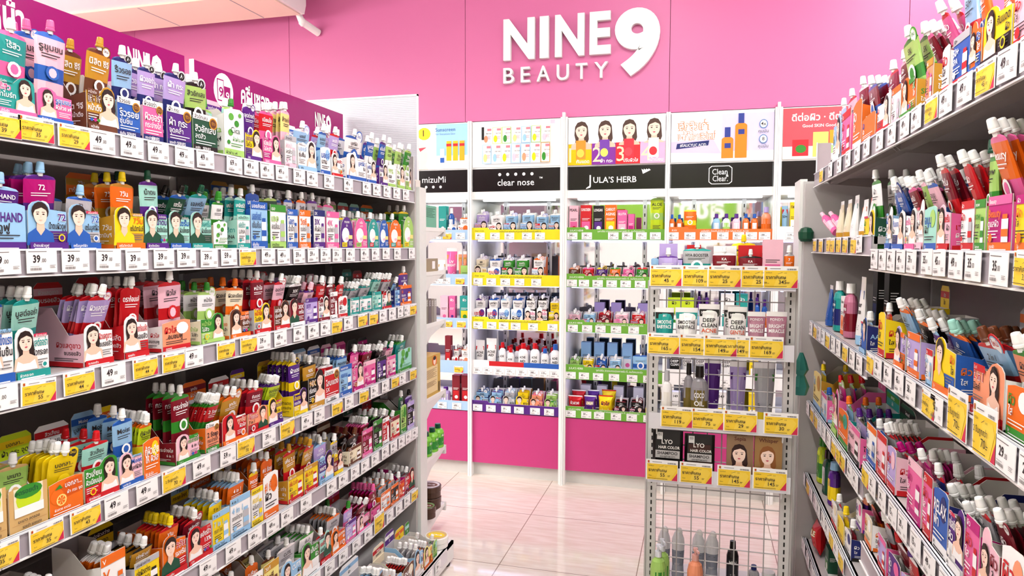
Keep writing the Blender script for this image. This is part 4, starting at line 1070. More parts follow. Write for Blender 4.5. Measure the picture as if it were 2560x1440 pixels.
def squeeze_tube(w, h, main, acc, capk, txt, crimp='W', hi=None):
    """tube standing on its cap, flat crimped end up; the origin is the middle of its base"""
    m = MB(); r = w / 2; n = 14; capk = 'cap' if capk == 'W' else capk
    rows = [(.14, .78, .78), (.3, .85, .7), (.6, .93, .42), (.9, 1., .08), (1., 1., .05)]
    prev = None
    for f, a, b in rows:
        ring = [(r * a * math.cos(2 * PI * i / n), r * b * math.sin(2 * PI * i / n) * .8, h * f) for i in range(n)]
        if prev: m.add(prev + ring, [(i, (i + 1) % n, (i + 1) % n + n, i + n) for i in range(n)], (acc if f == .6 and False else main if f < 1 else crimp) + '~')
        prev = ring
    m.add(prev, [list(range(n))], main + '~')
    def fr(u, v, l):
        f = min(1, max(.14, v / h)); b = .78 + (.05 - .78) * ((f - .14) / .86) ** 1.1
        q = min(.98, abs(u) / r); return (u, -r * .8 * b * math.sqrt(1 - q * q) - l - .0008, v)
    p = Pr(m, fr); ik = ink_on(main)
    ws = txt.replace('_', ' ').split()
    if hi:
        for j in range(4): p.rect(-w * (.47 - .006 * j), h * (.84 - .025 * j), w * (.47 - .006 * j), h * (.865 - .025 * j), acc if acc != main else 'S'); p.l -= p.st
        p.l += p.st; p.rect(-w * .47, h * .865, w * .47, h * .9, acc if acc != main else 'S'); p.text(hi, 0, h * .81, h * .055, ink_on(acc if acc != main else 'S'), 'c', w * .75, .01)
    else: p.rect(-w * .44, h * .68, w * .44, h * .8, acc if acc != main else 'S')
    for i, t in enumerate(ws[:3]): p.text(t, 0, h * ((.66 if hi else .56) - .1 * i), h * .075, ik if i < 2 or not hi else ('d2502a' if acc == 'K' else ik), 'c', w * .75, .02)
    p.bars(-w * .3, h * .28, w * .6, h * .018, ik, 3)
    body = m.mesh('tube_body'); m = MB()
    m.lathe([(r * .72, 0), (r * .78, h * .01), (r * .8, h * .14), (r * .6, h * .15)], capk + '!', 14, sy=.8)
    return body, m.mesh('cap')
def bottle(w, h, d, main, acc, capk, txt, kind='o'):
    """bottle with shoulders; origin at the middle of its base"""
    m = MB(); r = w / 2; fin = '!'; sy = min(1, d / w); capk = 'cap' if capk == 'W' else capk
    m.lathe([(r * .92, 0), (r, h * .02), (r, h * .12, acc + fin), (r, h * .45), (r * .99, h * .66), (r * .8, h * .76), (r * .42, h * .8), (r * .4, h * .83)], main + fin, 16, sy=sy)
    def fr(u, v, l):
        q = min(.95, abs(u) / r); return (u, -r * sy * math.sqrt(1 - q * q) - l - .0004, v)
    p = Pr(m, fr); k = acc if acc != main else 'W'; p.rect(-r * .6, h * .2, 0, h * .62, k); p.l -= p.st; p.rect(0, h * .2, r * .6, h * .62, k)
    ws = txt.replace('_', ' ').split()
    for i, t in enumerate(ws[:2]): p.text(t, 0, h * (.5 - .13 * i), h * .08, ink_on(k), 'c', r * 1.15, .02)
    p.bars(-r * .4, h * .26, r * .8, h * .02, ink_on(k), 2)
    a = m.mesh('bottle_body'); m = MB()
    if capk in PAL and kind == 'pump' or kind == 'pump':
        m.lathe([(r * .42, h * .82), (r * .42, h * .9), (r * .16, h * .905), (r * .16, h * .96), (r * .3, h * .965), (r * .3, h)], capk + '!', 12)
        m.box(-r * .12, r * .12, -r * 1.1, 0, h * .965, h * .995, capk + '!')
    else:
        m.lathe([(r * .5, h * .82), (r * .52, h * .83), (r * .47, h), (r * .3, h * 1.003)], capk + '!', 14)
    return a, m.mesh('cap')
def snack_bag(w, h, main, side, acc, txt):
    m = MB(); R = []; n = 10
    for f, q, t in ((0, 1, .002), (.06, .98, .004), (.25, .93, .022), (.5, .9, .028), (.78, .94, .02), (.94, 1, .004), (1, 1, .002)):
        R.append([(w / 2 * q * math.cos(2 * PI * i / n), t * math.sin(2 * PI * i / n), f * h) for i in range(n)])
    for j in range(6): m.add(R[j] + R[j + 1], [(i, (i + 1) % n, (i + 1) % n + n, i + n) for i in range(n)], (acc if j in (0, 5) else main) + '~')
    m.add(R[0], [list(range(n))[::-1]], main + '~'); m.add(R[-1], [list(range(n))], main + '~')
    p = Pr(m, lambda u, v, l: (u, -.0275 * max(.1, 1 - (2 * u / w) ** 2) * (1 - abs(v / h - .5) * .9) - .002 - l, v))
    p.text(txt or 'ZA', 0, h * .55, h * .16, ink_on(main), 'c', w * .6, .02, side); p.rect(-w * .3, h * .22, w * .3, h * .42, side if side != main else 'Y'); p.bars(-w * .22, h * .33, w * .44, h * .04, ink_on(side), 2)
    return m.mesh('bag')

# ---------------- price tags ----------------
def tag_mesh(kind, price, w, h):
    k = ('tag', kind, price, w, h)
    if k in PM: return PM[k]
    m = MB(); fr = lambda u, v, l: (u, -.0012 - l, v)
    p = Pr(m, fr)
    if kind == 'w':
        m.box(0, w, -.0012, 0, 0, h, 'W')
        p.bars(w * .06, h * .87, w * .6, h * .055, 'inkg'); p.text(price, w * .2, h * .44, h * .31, 'ink', bold=.025, sx=.8); a = tx(price, .025)
        wd = (a[3] - a[2]) * h * .31 / .72 * .8
        p.text('.00', w * .23 + wd, h * .44, h * .17, 'ink', bold=.0, sx=.8)
        p.bars(w * .1, h * .27, w * .3, h * .025, 'inkg'); p.barcode(w * .1, h * .12, w * .36, h * .1, 'inkg'); p.bars(w * .74, h * .3, w * .2, h * .03, 'inkg', 3)
    else:
        m.box(0, w, -.0012, 0, 0, h, 'W')
        p.rect(w * .035, h * .02, w * .985, h * .8, 'f0c832'); p.poly([(w * .8, h * .02), (w * .985, h * .02), (w * .985, h * .42)], 'red2')
        p.poly([(w * .3, h * .02), (w * .75, h * .02), (w * .95, h * .55), (w * .85, h * .72), (w * .45, h * .72)], 'f3d04a')
        p.rect(w * .05, h * .83, w * .11, h * .95, 'A'); p.rect(w * .065, h * .86, w * .095, h * .93, 'R')
        p.bars(w * .2, h * .88, w * .3, h * .04, 'inkg'); p.barcode(w * .68, h * .83, w * .26, h * .06)
        p.text('ปกติชิ้นละ', w * .08, h * .68, h * .05, 'ink', mw=w * .2, bold=0, res=1); p.poly([(w * .42, h * .66), (w * .55, h * .73), (w * .55, h * .715), (w * .42, h * .65)], 'ink'); p.text('บาท', w * .6, h * .67, h * .05, 'ink', mw=w * .1, bold=0, res=1)
        if len(price) > 1 and price in ('70',): p.text('2 ชิ้นถูกกว่า', w * .1, h * .43, h * .12, 'ink', mw=w * .6)
        else: p.text('ราคาพิเศษ', w * .08, h * .42, h * .15, 'ink', mw=w * .6, bold=.015)
        p.text(price, w * .45, h * .2, h * .17, 'ink', bold=.01); p.text('ชิ้นละ', w * .09, h * .2, h * .05, 'ink', mw=w * .12, bold=0, res=1); p.bars(w * .68, h * .26, w * .08, h * .03, 'ink', 2)
        p.bars(w * .06, h * .08, w * .62, h * .03, 'ink')
    PM[k] = m.mesh('price_tag')
    return PM[k]
def price_tag(kind, price, w, h, loc, rz, label, tilt=0, roll=0, group=None):
    o = obj('price_tag', tag_mesh(kind, price, w, h), None, loc, rz)
    o.rotation_euler = (tilt, roll, rz)
    tag(o, label, 'price tag', group)
    return o
# ---------------- the room ----------------
D = 4.016
def room():
    m = MB(); m.box(-6, 5, -4, 4.6, -.05, 0, 'polished_tile'); struct(m.build('floor'))
    m = MB(); m.box(-6, 5, -4, 4.6, 3.3, 3.35, 'white_paint'); struct(m.build('ceiling'))
    m = MB(); m.box(-6.05, -6, -4, 4.6, 0, 3.3, 'white_paint'); struct(m.build('wall_left'))
    m = MB(); m.box(5, 5.05, -4, 4.6, 0, 3.3, 'white_paint'); struct(m.build('wall_right'))
    m = MB(); m.box(-6, 5, -4.05, -4, 0, 3.3, 'white_paint'); struct(m.build('wall_back'))
    # pink bulkhead in 1.2 m laminate panels over the cabinets
    xs = [-6, -4.99, -3.79, -2.585, -1.389, -.19, 1.0, 2.2, 3.4, 5]
    m = MB(); m.box(-6, 5, D + .018, 4.6, 2.163, 3.3, 'a33a6c')
    for a, b in zip(xs, xs[1:]): m.box(a + .0015, b - .0015, D, D + .018, 2.163, 3.3, 'pink_laminate')
    struct(m.build('wall_front'))
    m = MB(); m.box(-6, -1.9, D, 4.6, 0, 2.16, 'pink_laminate'); struct(m.build('wall_side'))
room()

# ---------------- ceiling lamps, plus an unseen low-hung pair added to brighten the left wall ----------------
n = 0
for x, y, L_, rot in ((-.35, -.4, 3.2, 0), (-.35, 2.1, 1.5, 0), (1.5, .6, 3.2, 0), (1.3, 2.9, 1.5, 0), (-2.9, .2, 3.2, 0), (-3.4, 1.5, 1.7, 1), (-4.3, 1.9, 1.9, 1), (-.35, -2.8, 1.4, 0), (3.4, .6, 3, 0), (-4.8, 0, 3, 0)):
    t = empty('ceiling_or_added_light', (x, y, 3.3 if not rot else 2.62)); n += 1
    tag(t, 'long white fluorescent ceiling fitting over the shop aisles, low-hung pair added for light', 'ceiling light', 'fluorescent fittings on the ceiling')
    m = MB(); m.box(-.09, .09, -L_ / 2 - .03, L_ / 2 + .03, -.05, 0, 'white_paint'); [m.tube((0, q * L_ * .4, 0), (0, q * L_ * .4, .68), .004, 'steel') for q in (-1, 1) if rot]; m.build('housing', t)
    m = MB(); m.box(-.07, .07, -L_ / 2, L_ / 2, -.062 if not rot else -.15, -.05, 'tube_light'); m.build('diffuser', t)  # the added low pair gets a deeper diffuser to throw light sideways

# ---------------- wall letters ----------------
def letters():
    root = empty('shop_sign', (0, D, 0)); tag(root, 'raised white NINE 9 BEAUTY lettering on the pink wall', 'sign')
    def put(ch, x0, x1, z0, z1, bold=.03):
        vs, fs, a, b, c, d = tx(ch, bold, 8, .5)
        m = MB(); m.add([(x0 + (x - a) / (b - a) * (x1 - x0), -.001 - (z + .5) * .03, z0 + (y - c) / (d - c) * (z1 - z0)) for x, y, z in vs], fs, 'F')
        m.k = ['white_laminate']; m.build('letter', root)
    for ch, a, b in (('N', -1.143, -.955), ('I', -.925, -.872), ('N', -.835, -.665), ('E', -.635, -.515)): put(ch, a, b, 2.505, 2.742, .035)
    put('9', -.492, -.243, 2.373, 2.745, .045)
    x = -1.143
    for ch, wd in zip('BEAUTY', (.065, .055, .078, .07, .066, .078)):
        put(ch, x, x + wd, 2.374, 2.462, .006); x += wd + .0405
letters()

# ---------------- air conditioner ----------------
def aircon():
    t = empty('air_conditioner', (-3.62, 3.45, 2.83)); tag(t, 'white ceiling-hung air conditioner above the pink wall at top left', 'air conditioner')
    m = MB(); m.prism([(-1.4, .02), (.40, 0), (.42, .06), (.42, .38), (-1.4, .38)], lambda a, b, c: (-1.9 + c, a, b), 3.15, 'white_laminate'); m.build('casing', t)
    m = MB(); m.box(-1.88, 1.23, .02, .385, -.006, .012, 'ac_beige')
    for i in range(5): m.box(-1.5 + i * .62, -1.495 + i * .62, .03, .375, -.008, -.004, 'S')
    m.build('grille', t)
    m = MB(); m.tube((1.19, .42, .03), (1.21, .44, -.035), .02, 'white_laminate', 14); m.tube((1.21, .44, -.03), (1.25, .56, -.065), .023, 'white_laminate', 14); m.lathe([(.008, -.024), (.022, -.01), (.022, .01), (.014, .024)], 'white_laminate', 14, 1.21, .44, -.033)
    m.build('drain_pipe', t)
aircon()

# ---------------- wall shelving ----------------
BAYS = {'A': (-1.905, -1.3685), 'B': (-1.3445, -.800), 'C': (-.760, -.2015), 'D': (-.1785, .368), 'E': (.405, .95), 'F': (.974, 1.52)}
BSTY = {'A': ('b', 'SUN'), 'B': ('Y', 'clear nose'), 'C': ('G', "JULA'S HERB"), 'D': ('O', 'สิวใส'), 'E': ('R', 'ดี'), 'F': ('b', 'ผิว')}
BANW = {'A': 'W', 'B': 'B', 'C': 'G', 'D': 'O', 'E': 'R', 'F': 'b'}
WZT = {1: 1.53, 2: 1.26, 3: .99, 4: .725, 5: .475}
DEP = .30
BLAB = {'A': 'sky blue strips', 'B': 'yellow strips', 'C': 'green strips', 'D': 'orange strip', 'E': 'red poster', 'F': 'sea green strips'}
def poster(b, x0, x1):
    o = MB(); w = x1 - x0; h = .275; z0 = 1.888; o.box(x0 + .004, x1 - .004, D - .006, D + .02, z0 + .002, z0 + h - .008, 'W*')
    p = Pr(o, lambda u, v, l: (x0 + .004 + u, D - .006 - l, z0 + v), .0003); w -= .008; h -= .006
    if b == 'A':
        p.rect(w * .3, 0, w, h, 'cfe6f5*'); p.rect(w * .62, h * .3, w, h, '9ccdec*'); p.rect(0, 0, w, h * .25, 'W*')
        p.ell(w * .38, h * .3, w * .14, h * .32, 'f6dcc8*'); p.poly([(w * .3, h * .28), (w * .2, 0), (w * .52, 0), (w * .44, h * .3)], 'f6dcc8*')
        p.poly([(w * .40, h * .48), (w * .5, h * .5), (w * .42, h * .4)], 'lip'); p.text('Sunscreen', w * .61, h * .84, h * .085, 'B', mw=w * .34, bold=.0)
        p.text('for Sensitive Skin', w * .61, h * .76, h * .05, '7fa6d0', mw=w * .3, bold=0); p.ell(w * .47, h * .8, w * .08, h * .14, 'Y*'); p.text('1', w * .455, h * .75, h * .14, 'H', mw=w * .05)
        for i, c in enumerate(('f7b718*', 'f7b718*', 'f9a61c*')): p.rect(w * (.745 + i * .08), h * .18, w * (.805 + i * .08), h * .62, c); p.rect(w * (.745 + i * .08), h * .5, w * (.805 + i * .08), h * .56, 'R*')
        p.rect(w * .67, h * .16, w * .72, h * .45, 'W*'); p.rect(w * .67, h * .14, w * .72, h * .25, 'B*')
    elif b == 'B':
        r = random.Random(4)
        for j in range(2):
            for i in range(7):
                x = w * (.12 + i * .112); y = h * (.52 - j * .44); ww = w * .105; hh = h * (.36 if j == 0 else .42)
                a = ['W', 'y', 'g', 'W', 'b', 'g', 'C'][i] if j == 0 else ['b', 'W', 'W', 'b', 'b', 'W', 'A'][i]
                p.rect(x, y, x + ww, y + hh, 'd8e6ee*' if a == 'W' else hexof(a) + '*'); p.rect(x + .004, y + .003, x + ww - .004, y + hh - .003, 'W*')
                p.rect(x + ww * .5, y + hh * .8, x + ww * .95, y + hh * .93, 'd77a86*'); p.text('clear nose', x + ww * .95, y + hh * .6, hh * .1, 'inkg', 'r', ww * .6)
                p.ell(x + ww * .35, y + hh * .3, ww * .22, hh * .22, {0: 'o', 1: 'Y', 2: 'G', 3: 'y', 4: 'b', 5: 'L', 6: 'p'}[(i + j * 3) % 7] + '*', 10); p.bars(x + ww * .5, y + hh * .42, ww * .4, hh * .04, 'c27a86', 3)
        p.rect(w * .12, h * .6, w * .15, h * .88, 'K'); p.rect(w * .9, h * .9, w * .95, h * .98, 'p*')
    elif b == 'C':
        for i, (c, q) in enumerate((('f0b400', 'O'), ('7c2a92', 'V'), ('d0202c', 'R'), ('f2a3c4', 'P'))):
            a = w * i / 4; e = w / 4
            p.rect(a, 0, a + e, h * .45, c + '*'); p.rect(a, h * .45, a + e, h, 'e9ecee*')
            p.face(a + e * .55, h * .72, h * .16, False, 'skin2', '4a3228', 1)
            p.rect(a, 0, a + e, h * (.33 + .03 * i), c + '*'); p.text(str(i + 1), a + e * .04, h * .06, h * .32, 'f3dcae*', bold=0)
            p.rect(a + e * .33, h * .12, a + e * .74, h * .52, ('f08a2c', '6c3a9c', 'd02a3a', 'f0e2dc')[i] + '*'); p.ell(a + e * .52, h * .25, e * .16, h * .09, ('f4c04c', 'f0e060', 'e8404c', 'c8202c')[i] + '*')
            p.text(('กันแดด', 'ผ้า กระ', 'ปรับผิวใส', 'หน้าเนียน')[i], a + e * .62, h * .04, h * .07, 'W*', 'c', e * .6)
    elif b == 'D':
        p.rect(0, 0, w, h, 'dfe3f2*'); p.rect(w * .5, 0, w, h * .95, 'c9c2e6*'); p.rect(0, 0, w, h * .2, 'W*'); p.poly([(0, h * .2), (w * .5, h * .16), (w * .42, h * .45), (0, h * .42)], 'cdbbe0*')
        p.text('เลิกสิวเก่า', w * .06, h * .66, h * .16, 'W*', mw=w * .32, bold=.02, out='f07a2a*'); p.text('แต่ก็ไม่คบสิวใหม่', w * .06, h * .46, h * .13, 'W*', mw=w * .38, bold=.02, out='f07a2a*')
        p.poly([(w * .05, h * .27), (w * .37, h * .33), (w * .38, h * .43), (w * .06, h * .38)], 'N'); p.text('#SALICYLIC ACID', w * .09, h * .315, h * .06, 'W', mw=w * .26)
        for a, t in ((.50, .68), (.63, .95)):
            p.rect(w * a, h * .06, w * (a + .115), h * (t - .25), 'f07f20*'); p.ell(w * (a + .0575), h * (t - .25), w * .0575, h * .06, 'f07f20*'); p.rect(w * (a + .03), h * (t - .2), w * (a + .085), h * t, '2c3a8c'); p.rect(w * (a + .03), h * (t - .42), w * (a + .09), h * (t - .32), '2c3a8c')
        for y, t in ((.72, '4x'), (.42, '8')): p.ell(w * .9, h * y, w * .04, h * .09, '3a6ea8'); p.ell(w * .9, h * y, w * .033, h * .074, 'W*'); p.text(t, w * .9, h * (y - .03), h * .07, 'ink', 'c'); p.text('คุมมัน', w * .9, h * (y - .17), h * .06, 'inkg', 'c')
    else:
        p.rect(0, 0, w, h, 'e0505a*' if b == 'E' else 'bfe3ea*'); p.rect(0, 0, w, h * .25, 'f4e4d4*')
        p.text('ดีต่อผิว · ดีต่อใจ', w * .08, h * .75, h * .13, 'W*', mw=w * .8, bold=.02); p.text('Good SKIN Good MOOD', w * .18, h * .62, h * .06, 'W*', mw=w * .6)
        p.rect(w * .09, h * .06, w * .24, h * .38, 'd02a34*'); p.ell(w * .17, h * .2, w * .05, h * .08, 'G'); p.rect(w * .28, h * .04, w * .42, h * .52, 'c8e06a*'); p.rect(w * .43, h * .1, w * .52, h * .55, 'f09a2a*'); p.ell(w * .42, h * .18, w * .1, h * .12, 'W*'); p.ell(w * .42, h * .18, w * .08, h * .09, 'a4dc7c*')
    t = o.build('backlit_poster'); tag(t, {'A': 'backlit poster reading Sunscreen with yellow tubes on sky blue', 'B': 'backlit poster with two rows of small product packs on white', 'C': 'backlit poster of four women numbered 1 to 4 over coloured blocks', 'D': 'backlit lilac poster with orange bottles and #SALICYLIC ACID', 'E': 'backlit red poster with green and orange bottles at right', 'F': 'backlit pale blue poster right of the red one'}[b], 'poster')
    # black name board below
    m = MB(); z0 = 1.748; h = .132; m.box(x0 + .006, x1 - .006, D - .004, D + .06, z0, z0 + h, 'K!')
    p = Pr(m, lambda u, v, l: (x0 + .006 + u, D - .004 - l, z0 + v), .0003); w = x1 - x0 - .012
    if b == 'A': p.text('mizuMi', w * .44, h * .44, h * .3, 'W*', mw=w * .3, bold=0); [p.ell(w * (.49 + i * .09), h * .24, .0085, .0085, 'W*') for i in range(3)]
    elif b == 'B': p.text('clear nose', w * .5, h * .24, h * .3, 'W*', 'c', w * .52, bold=.004); [p.ell(w * (.315 + i * .093), h * .74, .0095, .0095, 'W*') for i in range(5)]; p.text('TM', w * .77, h * .52, h * .08, 'W*')
    elif b == 'C':
        p.text('ULA’S HERB', w * .265, h * .28, h * .26, 'W*', mw=w * .5, bold=.01); p.rect(w * .225, h * .12, w * .24, h * .62, 'W*'); p.poly([(w * .19, h * .02), (w * .235, h * .08), (w * .24, h * .16), (w * .225, h * .16), (w * .19, h * .06)], 'W*')
        for i in range(4): p.poly([(w * .78, h * .62), (w * (.765 + i * .025), h * .84), (w * (.785 + i * .025), h * .78)], 'W*')
    elif b == 'D':
        p.poly([(w * .38 + a * w * .232, h * .12 + c * h * .76) for a, c in ((.12, 0), (.88, 0), (1, .12), (1, .88), (.88, 1), (.12, 1), (0, .88), (0, .12))], 'W*')
        p.poly([(w * .387 + a * w * .218, h * .145 + c * h * .71) for a, c in ((.12, 0), (.88, 0), (1, .12), (1, .88), (.88, 1), (.12, 1), (0, .88), (0, .12))], 'K!')
        p.text('Clean', w * .49, h * .52, h * .24, 'W*', 'c', w * .15, 0); p.text('Clear.', w * .495, h * .24, h * .24, 'W*', 'c', w * .15, 0); p.text('&', w * .55, h * .42, h * .12, 'W*')
    else:
        for i in range(3): p.rect(w * (.5 + .03 * i), 0, w * (.507 + .03 * i), h * (.5 + .1 * i), 'W*')
        p.ell(w * .6, h * .8, w * .045, h * .14, 'W*'); p.ell(w * .6, h * .8, w * .035, h * .1, 'K!')
    t = m.build('name_board'); tag(t, {'A': 'glossy black board reading mizuMi under the sunscreen poster', 'B': 'glossy black board with white lower-case clear nose lettering', 'C': 'glossy black board with white capitals and a sprouting leaf mark', 'D': 'glossy black board with a white rounded-square Clean & Clear mark', 'E': 'glossy black board with thin white stripes under the red poster', 'F': 'glossy black board right of the striped one'}[b], 'sign')
def bay(b):
    x0, x1 = BAYS[b]; t = empty('wall_cabinet', (x0, D, 0)); w = x1 - x0
    tag(t, {'A': 'white lit wall cabinet with sky blue shelf strips, behind the left rack', 'B': 'white lit wall cabinet with yellow shelf strips', 'C': 'white lit wall cabinet with green shelf strips', 'D': 'white lit wall cabinet with an orange strip, behind the mesh stand', 'E': 'white lit wall cabinet under the red poster', 'F': 'white lit wall cabinet hidden right of the red poster'}[b], 'cabinet')
    wl = 'white_laminate'; e = .011
    for a in (-e, w): m = MB(); m.box(a, a + e, -.02, DEP, .0, 2.166, wl); m.build('side_panel', t)
    m = MB(); m.box(0, w, 0, .06, 1.722, 1.746, wl); m.box(0, w, 0, .06, 1.88, 1.889, wl); m.box(0, w, 0, .06, 2.157, 2.166, wl); m.box(0, w, .0, DEP, 1.70, 1.722, wl); m.build('header_rails', t)
    m = MB(); m.box(.05, w - .05, .06, .10, 1.692, 1.70, 'led_white'); m.build('light_strip', t)
    m = MB(); m.box(0, w, DEP, DEP + .012, .4, 1.70, 'mirror'); m.build('mirror_back', t)
    m = MB(); m.box(0, w, 0, .02, .085, .40, 'low_pink_laminate'); m.build('lower_panel', t)
    m = MB(); m.box(0, w, .035, .06, 0, .085, 'd6d3ce'); m.build('kick_board', t)
    m = MB()
    for x in (w * .24, w * .76): m.box(x - .012, x + .012, DEP - .022, DEP - .002, .42, 1.7, 'steel'); [m.box(x - .003, x + .003, DEP - .0235, DEP - .022, .45 + i * .05, .47 + i * .05, 'K') for i in range(25)]
    m.build('slotted_post', t)
    zs = WZT
    for k, zt in zs.items():
        z = WZ_[k]; m = MB()
        m.box(.001, w - .001, .0, DEP - .025, z - .012, z, wl); s = m.build('shelf', t)
        for x in (w * .24, w * .76): m = MB(); m.prism([(DEP - .03, z - .012), (DEP - .03, z - .07), (DEP - .06, z - .03), (.08, z - .02), (.08, z - .012)], lambda a, c, q: (x - .002 + q, a, c), .004, 'steel'); m.build('bracket', s)
        if k < 5:
            m = MB(); m.box(.02, w - .02, .05, .066, z - .022, z - .013, 'led_lavender'); m.build('light_strip', s)
        if b == 'B' and k == 5: c, tt = 'V', 'SRICHAND'
        elif b == 'B' and k == 4: c, tt = 'W', ''
        elif b == 'D' and k > 1: c, tt = 'W', ''
        elif b == 'E' : c, tt = 'W', ''
        else: c, tt = {'A': 'a9cbe8', 'B': 'e4d81c', 'C': '6aa637', 'D': 'e2702c', 'E': 'W', 'F': 'b'}[b], {'A': 'SUN for Sensitive Skin', 'B': 'clear nose', 'C': "JULA'S HERB", 'D': 'ผิวใส', 'E': '', 'F': ''}[b]
        m = MB(); zb = z - .014; h = zt - zb
        m.prism([(0, zb), (w, zb), (w, zt - .012), (w * .2, zt - .012), (w * .185, zt), (0, zt)], lambda a, c_, q: (a, -.006 + q, c_), .003, c, 'W')
        p = Pr(m, lambda u, v, l: (u, -.006 - l, zb + v)); ik = ink_on(c if c in PAL else 'Y' if b == 'B' else c)
        if tt:
            if b == 'A': p.text('for Sensitive Skin', w * .45, h * .72, h * .13, '5b82ac', mw=w * .4, bold=0)
            else:
                p.text(tt, w * .03, h * .68, h * .14, ik if b != 'B' else 'ink', mw=w * .15, bold=0)
                p.text({'B': 'เคลียร์โนส ผลิตภัณฑ์ดูแลผิวเป็นสิวและผิวแพ้ง่าย', 'C': 'จุฬาเฮิร์บ สวยจบครบทุกสภาพผิว ดี...จนต้องบอกต่อ', 'D': 'เคลียร์สิว ป้องกันสิวใหม่ ด้วย SALICYLIC ACID'}.get(b, 'ผิวใส') if c != 'V' else 'สวยก่อน พร้อมกว่า ทุกสถานการณ์', w * .32, h * .62, h * .13, ik if b != 'B' else 'ink', mw=w * .48, bold=0)
        if b == 'B' and k == 4: p.rect(w * .2, h * .62, w * .6, h * .95, 'R'); p.rect(w * .6, h * .62, w, h * .95, 'B')
        m.build('shelf_strip', s)
    poster(b, x0, x1)
WZ_ = {1: 1.47, 2: 1.195, 3: .93, 4: .65, 5: .42}
for b in BAYS: bay(b)
# upright pilasters between the cabinets
for i, (x, wd) in enumerate(((-1.355, .0), (-.78, .0165), (.3865, .0145))):
    if wd: m = MB(); m.box(x - wd / 2, x - .0006, -.032, .02, 0, 2.19, 'white_laminate'); m.box(x + .0006, x + wd / 2, -.032, .02, 0, 2.19, 'white_laminate'); o = m.build('pilaster', None, (0, D, 0)); tag(o, ['', 'white double pilaster between the yellow-strip and green-strip cabinets', 'white double pilaster left of the red poster'][i], 'pilaster')

# ---------------- gondolas ----------------
LZ = {1: 1.655, 2: 1.412, 3: 1.171, 4: .891, 5: .627, 6: .354}
RZ = {'1n': 1.69, '1f': 1.69, '2n': 1.416, '2f': 1.45, '3n': 1.168, '3f': 1.147, '4n': .892, '4f': .844, '5n': .69, '5f': .567, '6n': .40, '6f': .315}
RZ['1f'] = RZ['1n']
JL = (0.0, .925, 1.86, 2.79)          # bay limits along the aisle
def shelf(t, y0, y1, z, dep=.40, top=False):
    """in gondola frame: x along the run, y into the gondola"""
    m = MB(); m.box(y0 + .002, y1 - .002, .004, dep, z - .022, z - .004, 'c9c2c0#'); m.box(y0 + .002, y1 - .002, .0, .012, z - .045, z - .004, 'c9c2c0#')
    m.box(y0 + .002, y1 - .002, .05, .075, z - .04, z - .022, 'a59b98#')
    s = m.build('shelf', t)
    m = MB(); m.box(y0 + .001, y1 - .001, -.0022, 0, z - .05, z, 'rail!'); m.box(y0 + .001, y1 - .001, -.005, .004, z - .0035, z, 'glassy!'); m.box(y0 + .001, y1 - .001, -.006, 0, z - .052, z - .049, 'W!'); m.build('price_rail', s)
    for x in (y0 + .012, y1 - .016):
        m = MB(); m.prism([(.03, z - .022), (dep, z - .022), (dep, z - .085), (.20, z - .055), (.05, z - .04)], lambda a, c, q: (x + q, a, c), .004, 'a59b98#'); m.build('bracket', s)
def gondola(side):
    left = side == 'L'
    t = empty('gondola_shelving', (-1.2, 0, 0) if left else (.4, 0, 0), PI / 2 if left else -PI / 2)
    tag(t, 'long grey-white gondola shelving filling the left of the aisle' if left else 'long grey-white gondola shelving along the right of the aisle', 'shelving')
    S = 1 if left else -1      # local x = S * world y
    X = lambda a: (a[0], a[1]) if left else (-a[1], -a[0])
    def bx(m, y0, y1, *r): y0, y1 = X((y0, y1)); m.box(y0, y1, *r)
    top = 1.72
    m = MB(); bx(m, JL[0], JL[3] + .03, .42, .44, .09, top, '958d8b#'); m.build('back_panel', t)  # panel colour darkened to deepen the shade in the shelf gaps
    m = MB()
    if left: bx(m, 2.80, 2.815, .0, .42, .09, top - .02, 'b7b1af#')
    else: bx(m, 2.80, 2.815, -.03, .42, .09, 1.655, 'bdb8b6#')
    m.build('end_panel', t)
    m = MB()
    if left: bx(m, 2.825, 2.90, -.012, .44, 0.05, 1.675, 'e2e4e0#'); bx(m, 2.815, 2.825, .005, .44, .05, 1.67, 'c3c2bf#')
    else: bx(m, 2.83, 2.99, -.045, -.02, 0.0, 1.675, 'e2e4e0#'); bx(m, 2.815, 2.83, -.035, .44, 0.0, 1.665, 'c3c2bf#'); bx(m, 2.83, 2.99, -.02, .4, 0, 1.66, 'd5d3cf#')
    m.build('end_upright', t)
    m = MB(); bx(m, JL[0], 2.80 if left else 2.80, -.15 if left else .0, .42, .085, .10, 'f0efed#'); bx(m, JL[0], 2.87 if left else 2.8, -.15 if left else .02, -.14 if left else .04, .02, .10, 'e8e7e5#')
    if left: bx(m, 2.8, 2.87, -.15, -.02, .085, .10, 'f0efed#')
    base = m.build('base_deck', t)
    for y in (1.0, 1.9, 2.83) if left else (1.0, 1.9, 2.75):
        m = MB(); m.lathe([(.026, 0), (.028, .01), (.012, .02), (.012, .09)], 'K!', 12, S * y, -.12 if left else .1); m.build('foot', base)
    for a, b in zip(JL, JL[1:]):
        m = MB(); bx(m, b - .02, b + .0, .395, .42, .1, top, 'cfcdca#'); o = m.build('slotted_upright', t)
    for k, z in (LZ.items() if left else RZ.items()):
        for i, (a, b) in enumerate(zip(JL, JL[1:])):
            if not left and ((k[1] == 'f') != (i == 2)): continue
            x0, x1 = X((a, b)); shelf(t, x0, x1, z)
    if left:
        m = MB(); x0, x1 = X((0, 2.78)); m.box(x0, x1, -.153, -.15, .045, .1, 'ddd9dd!'); m.build('price_rail', base)
    return t
gondola('L'); gondola('R')

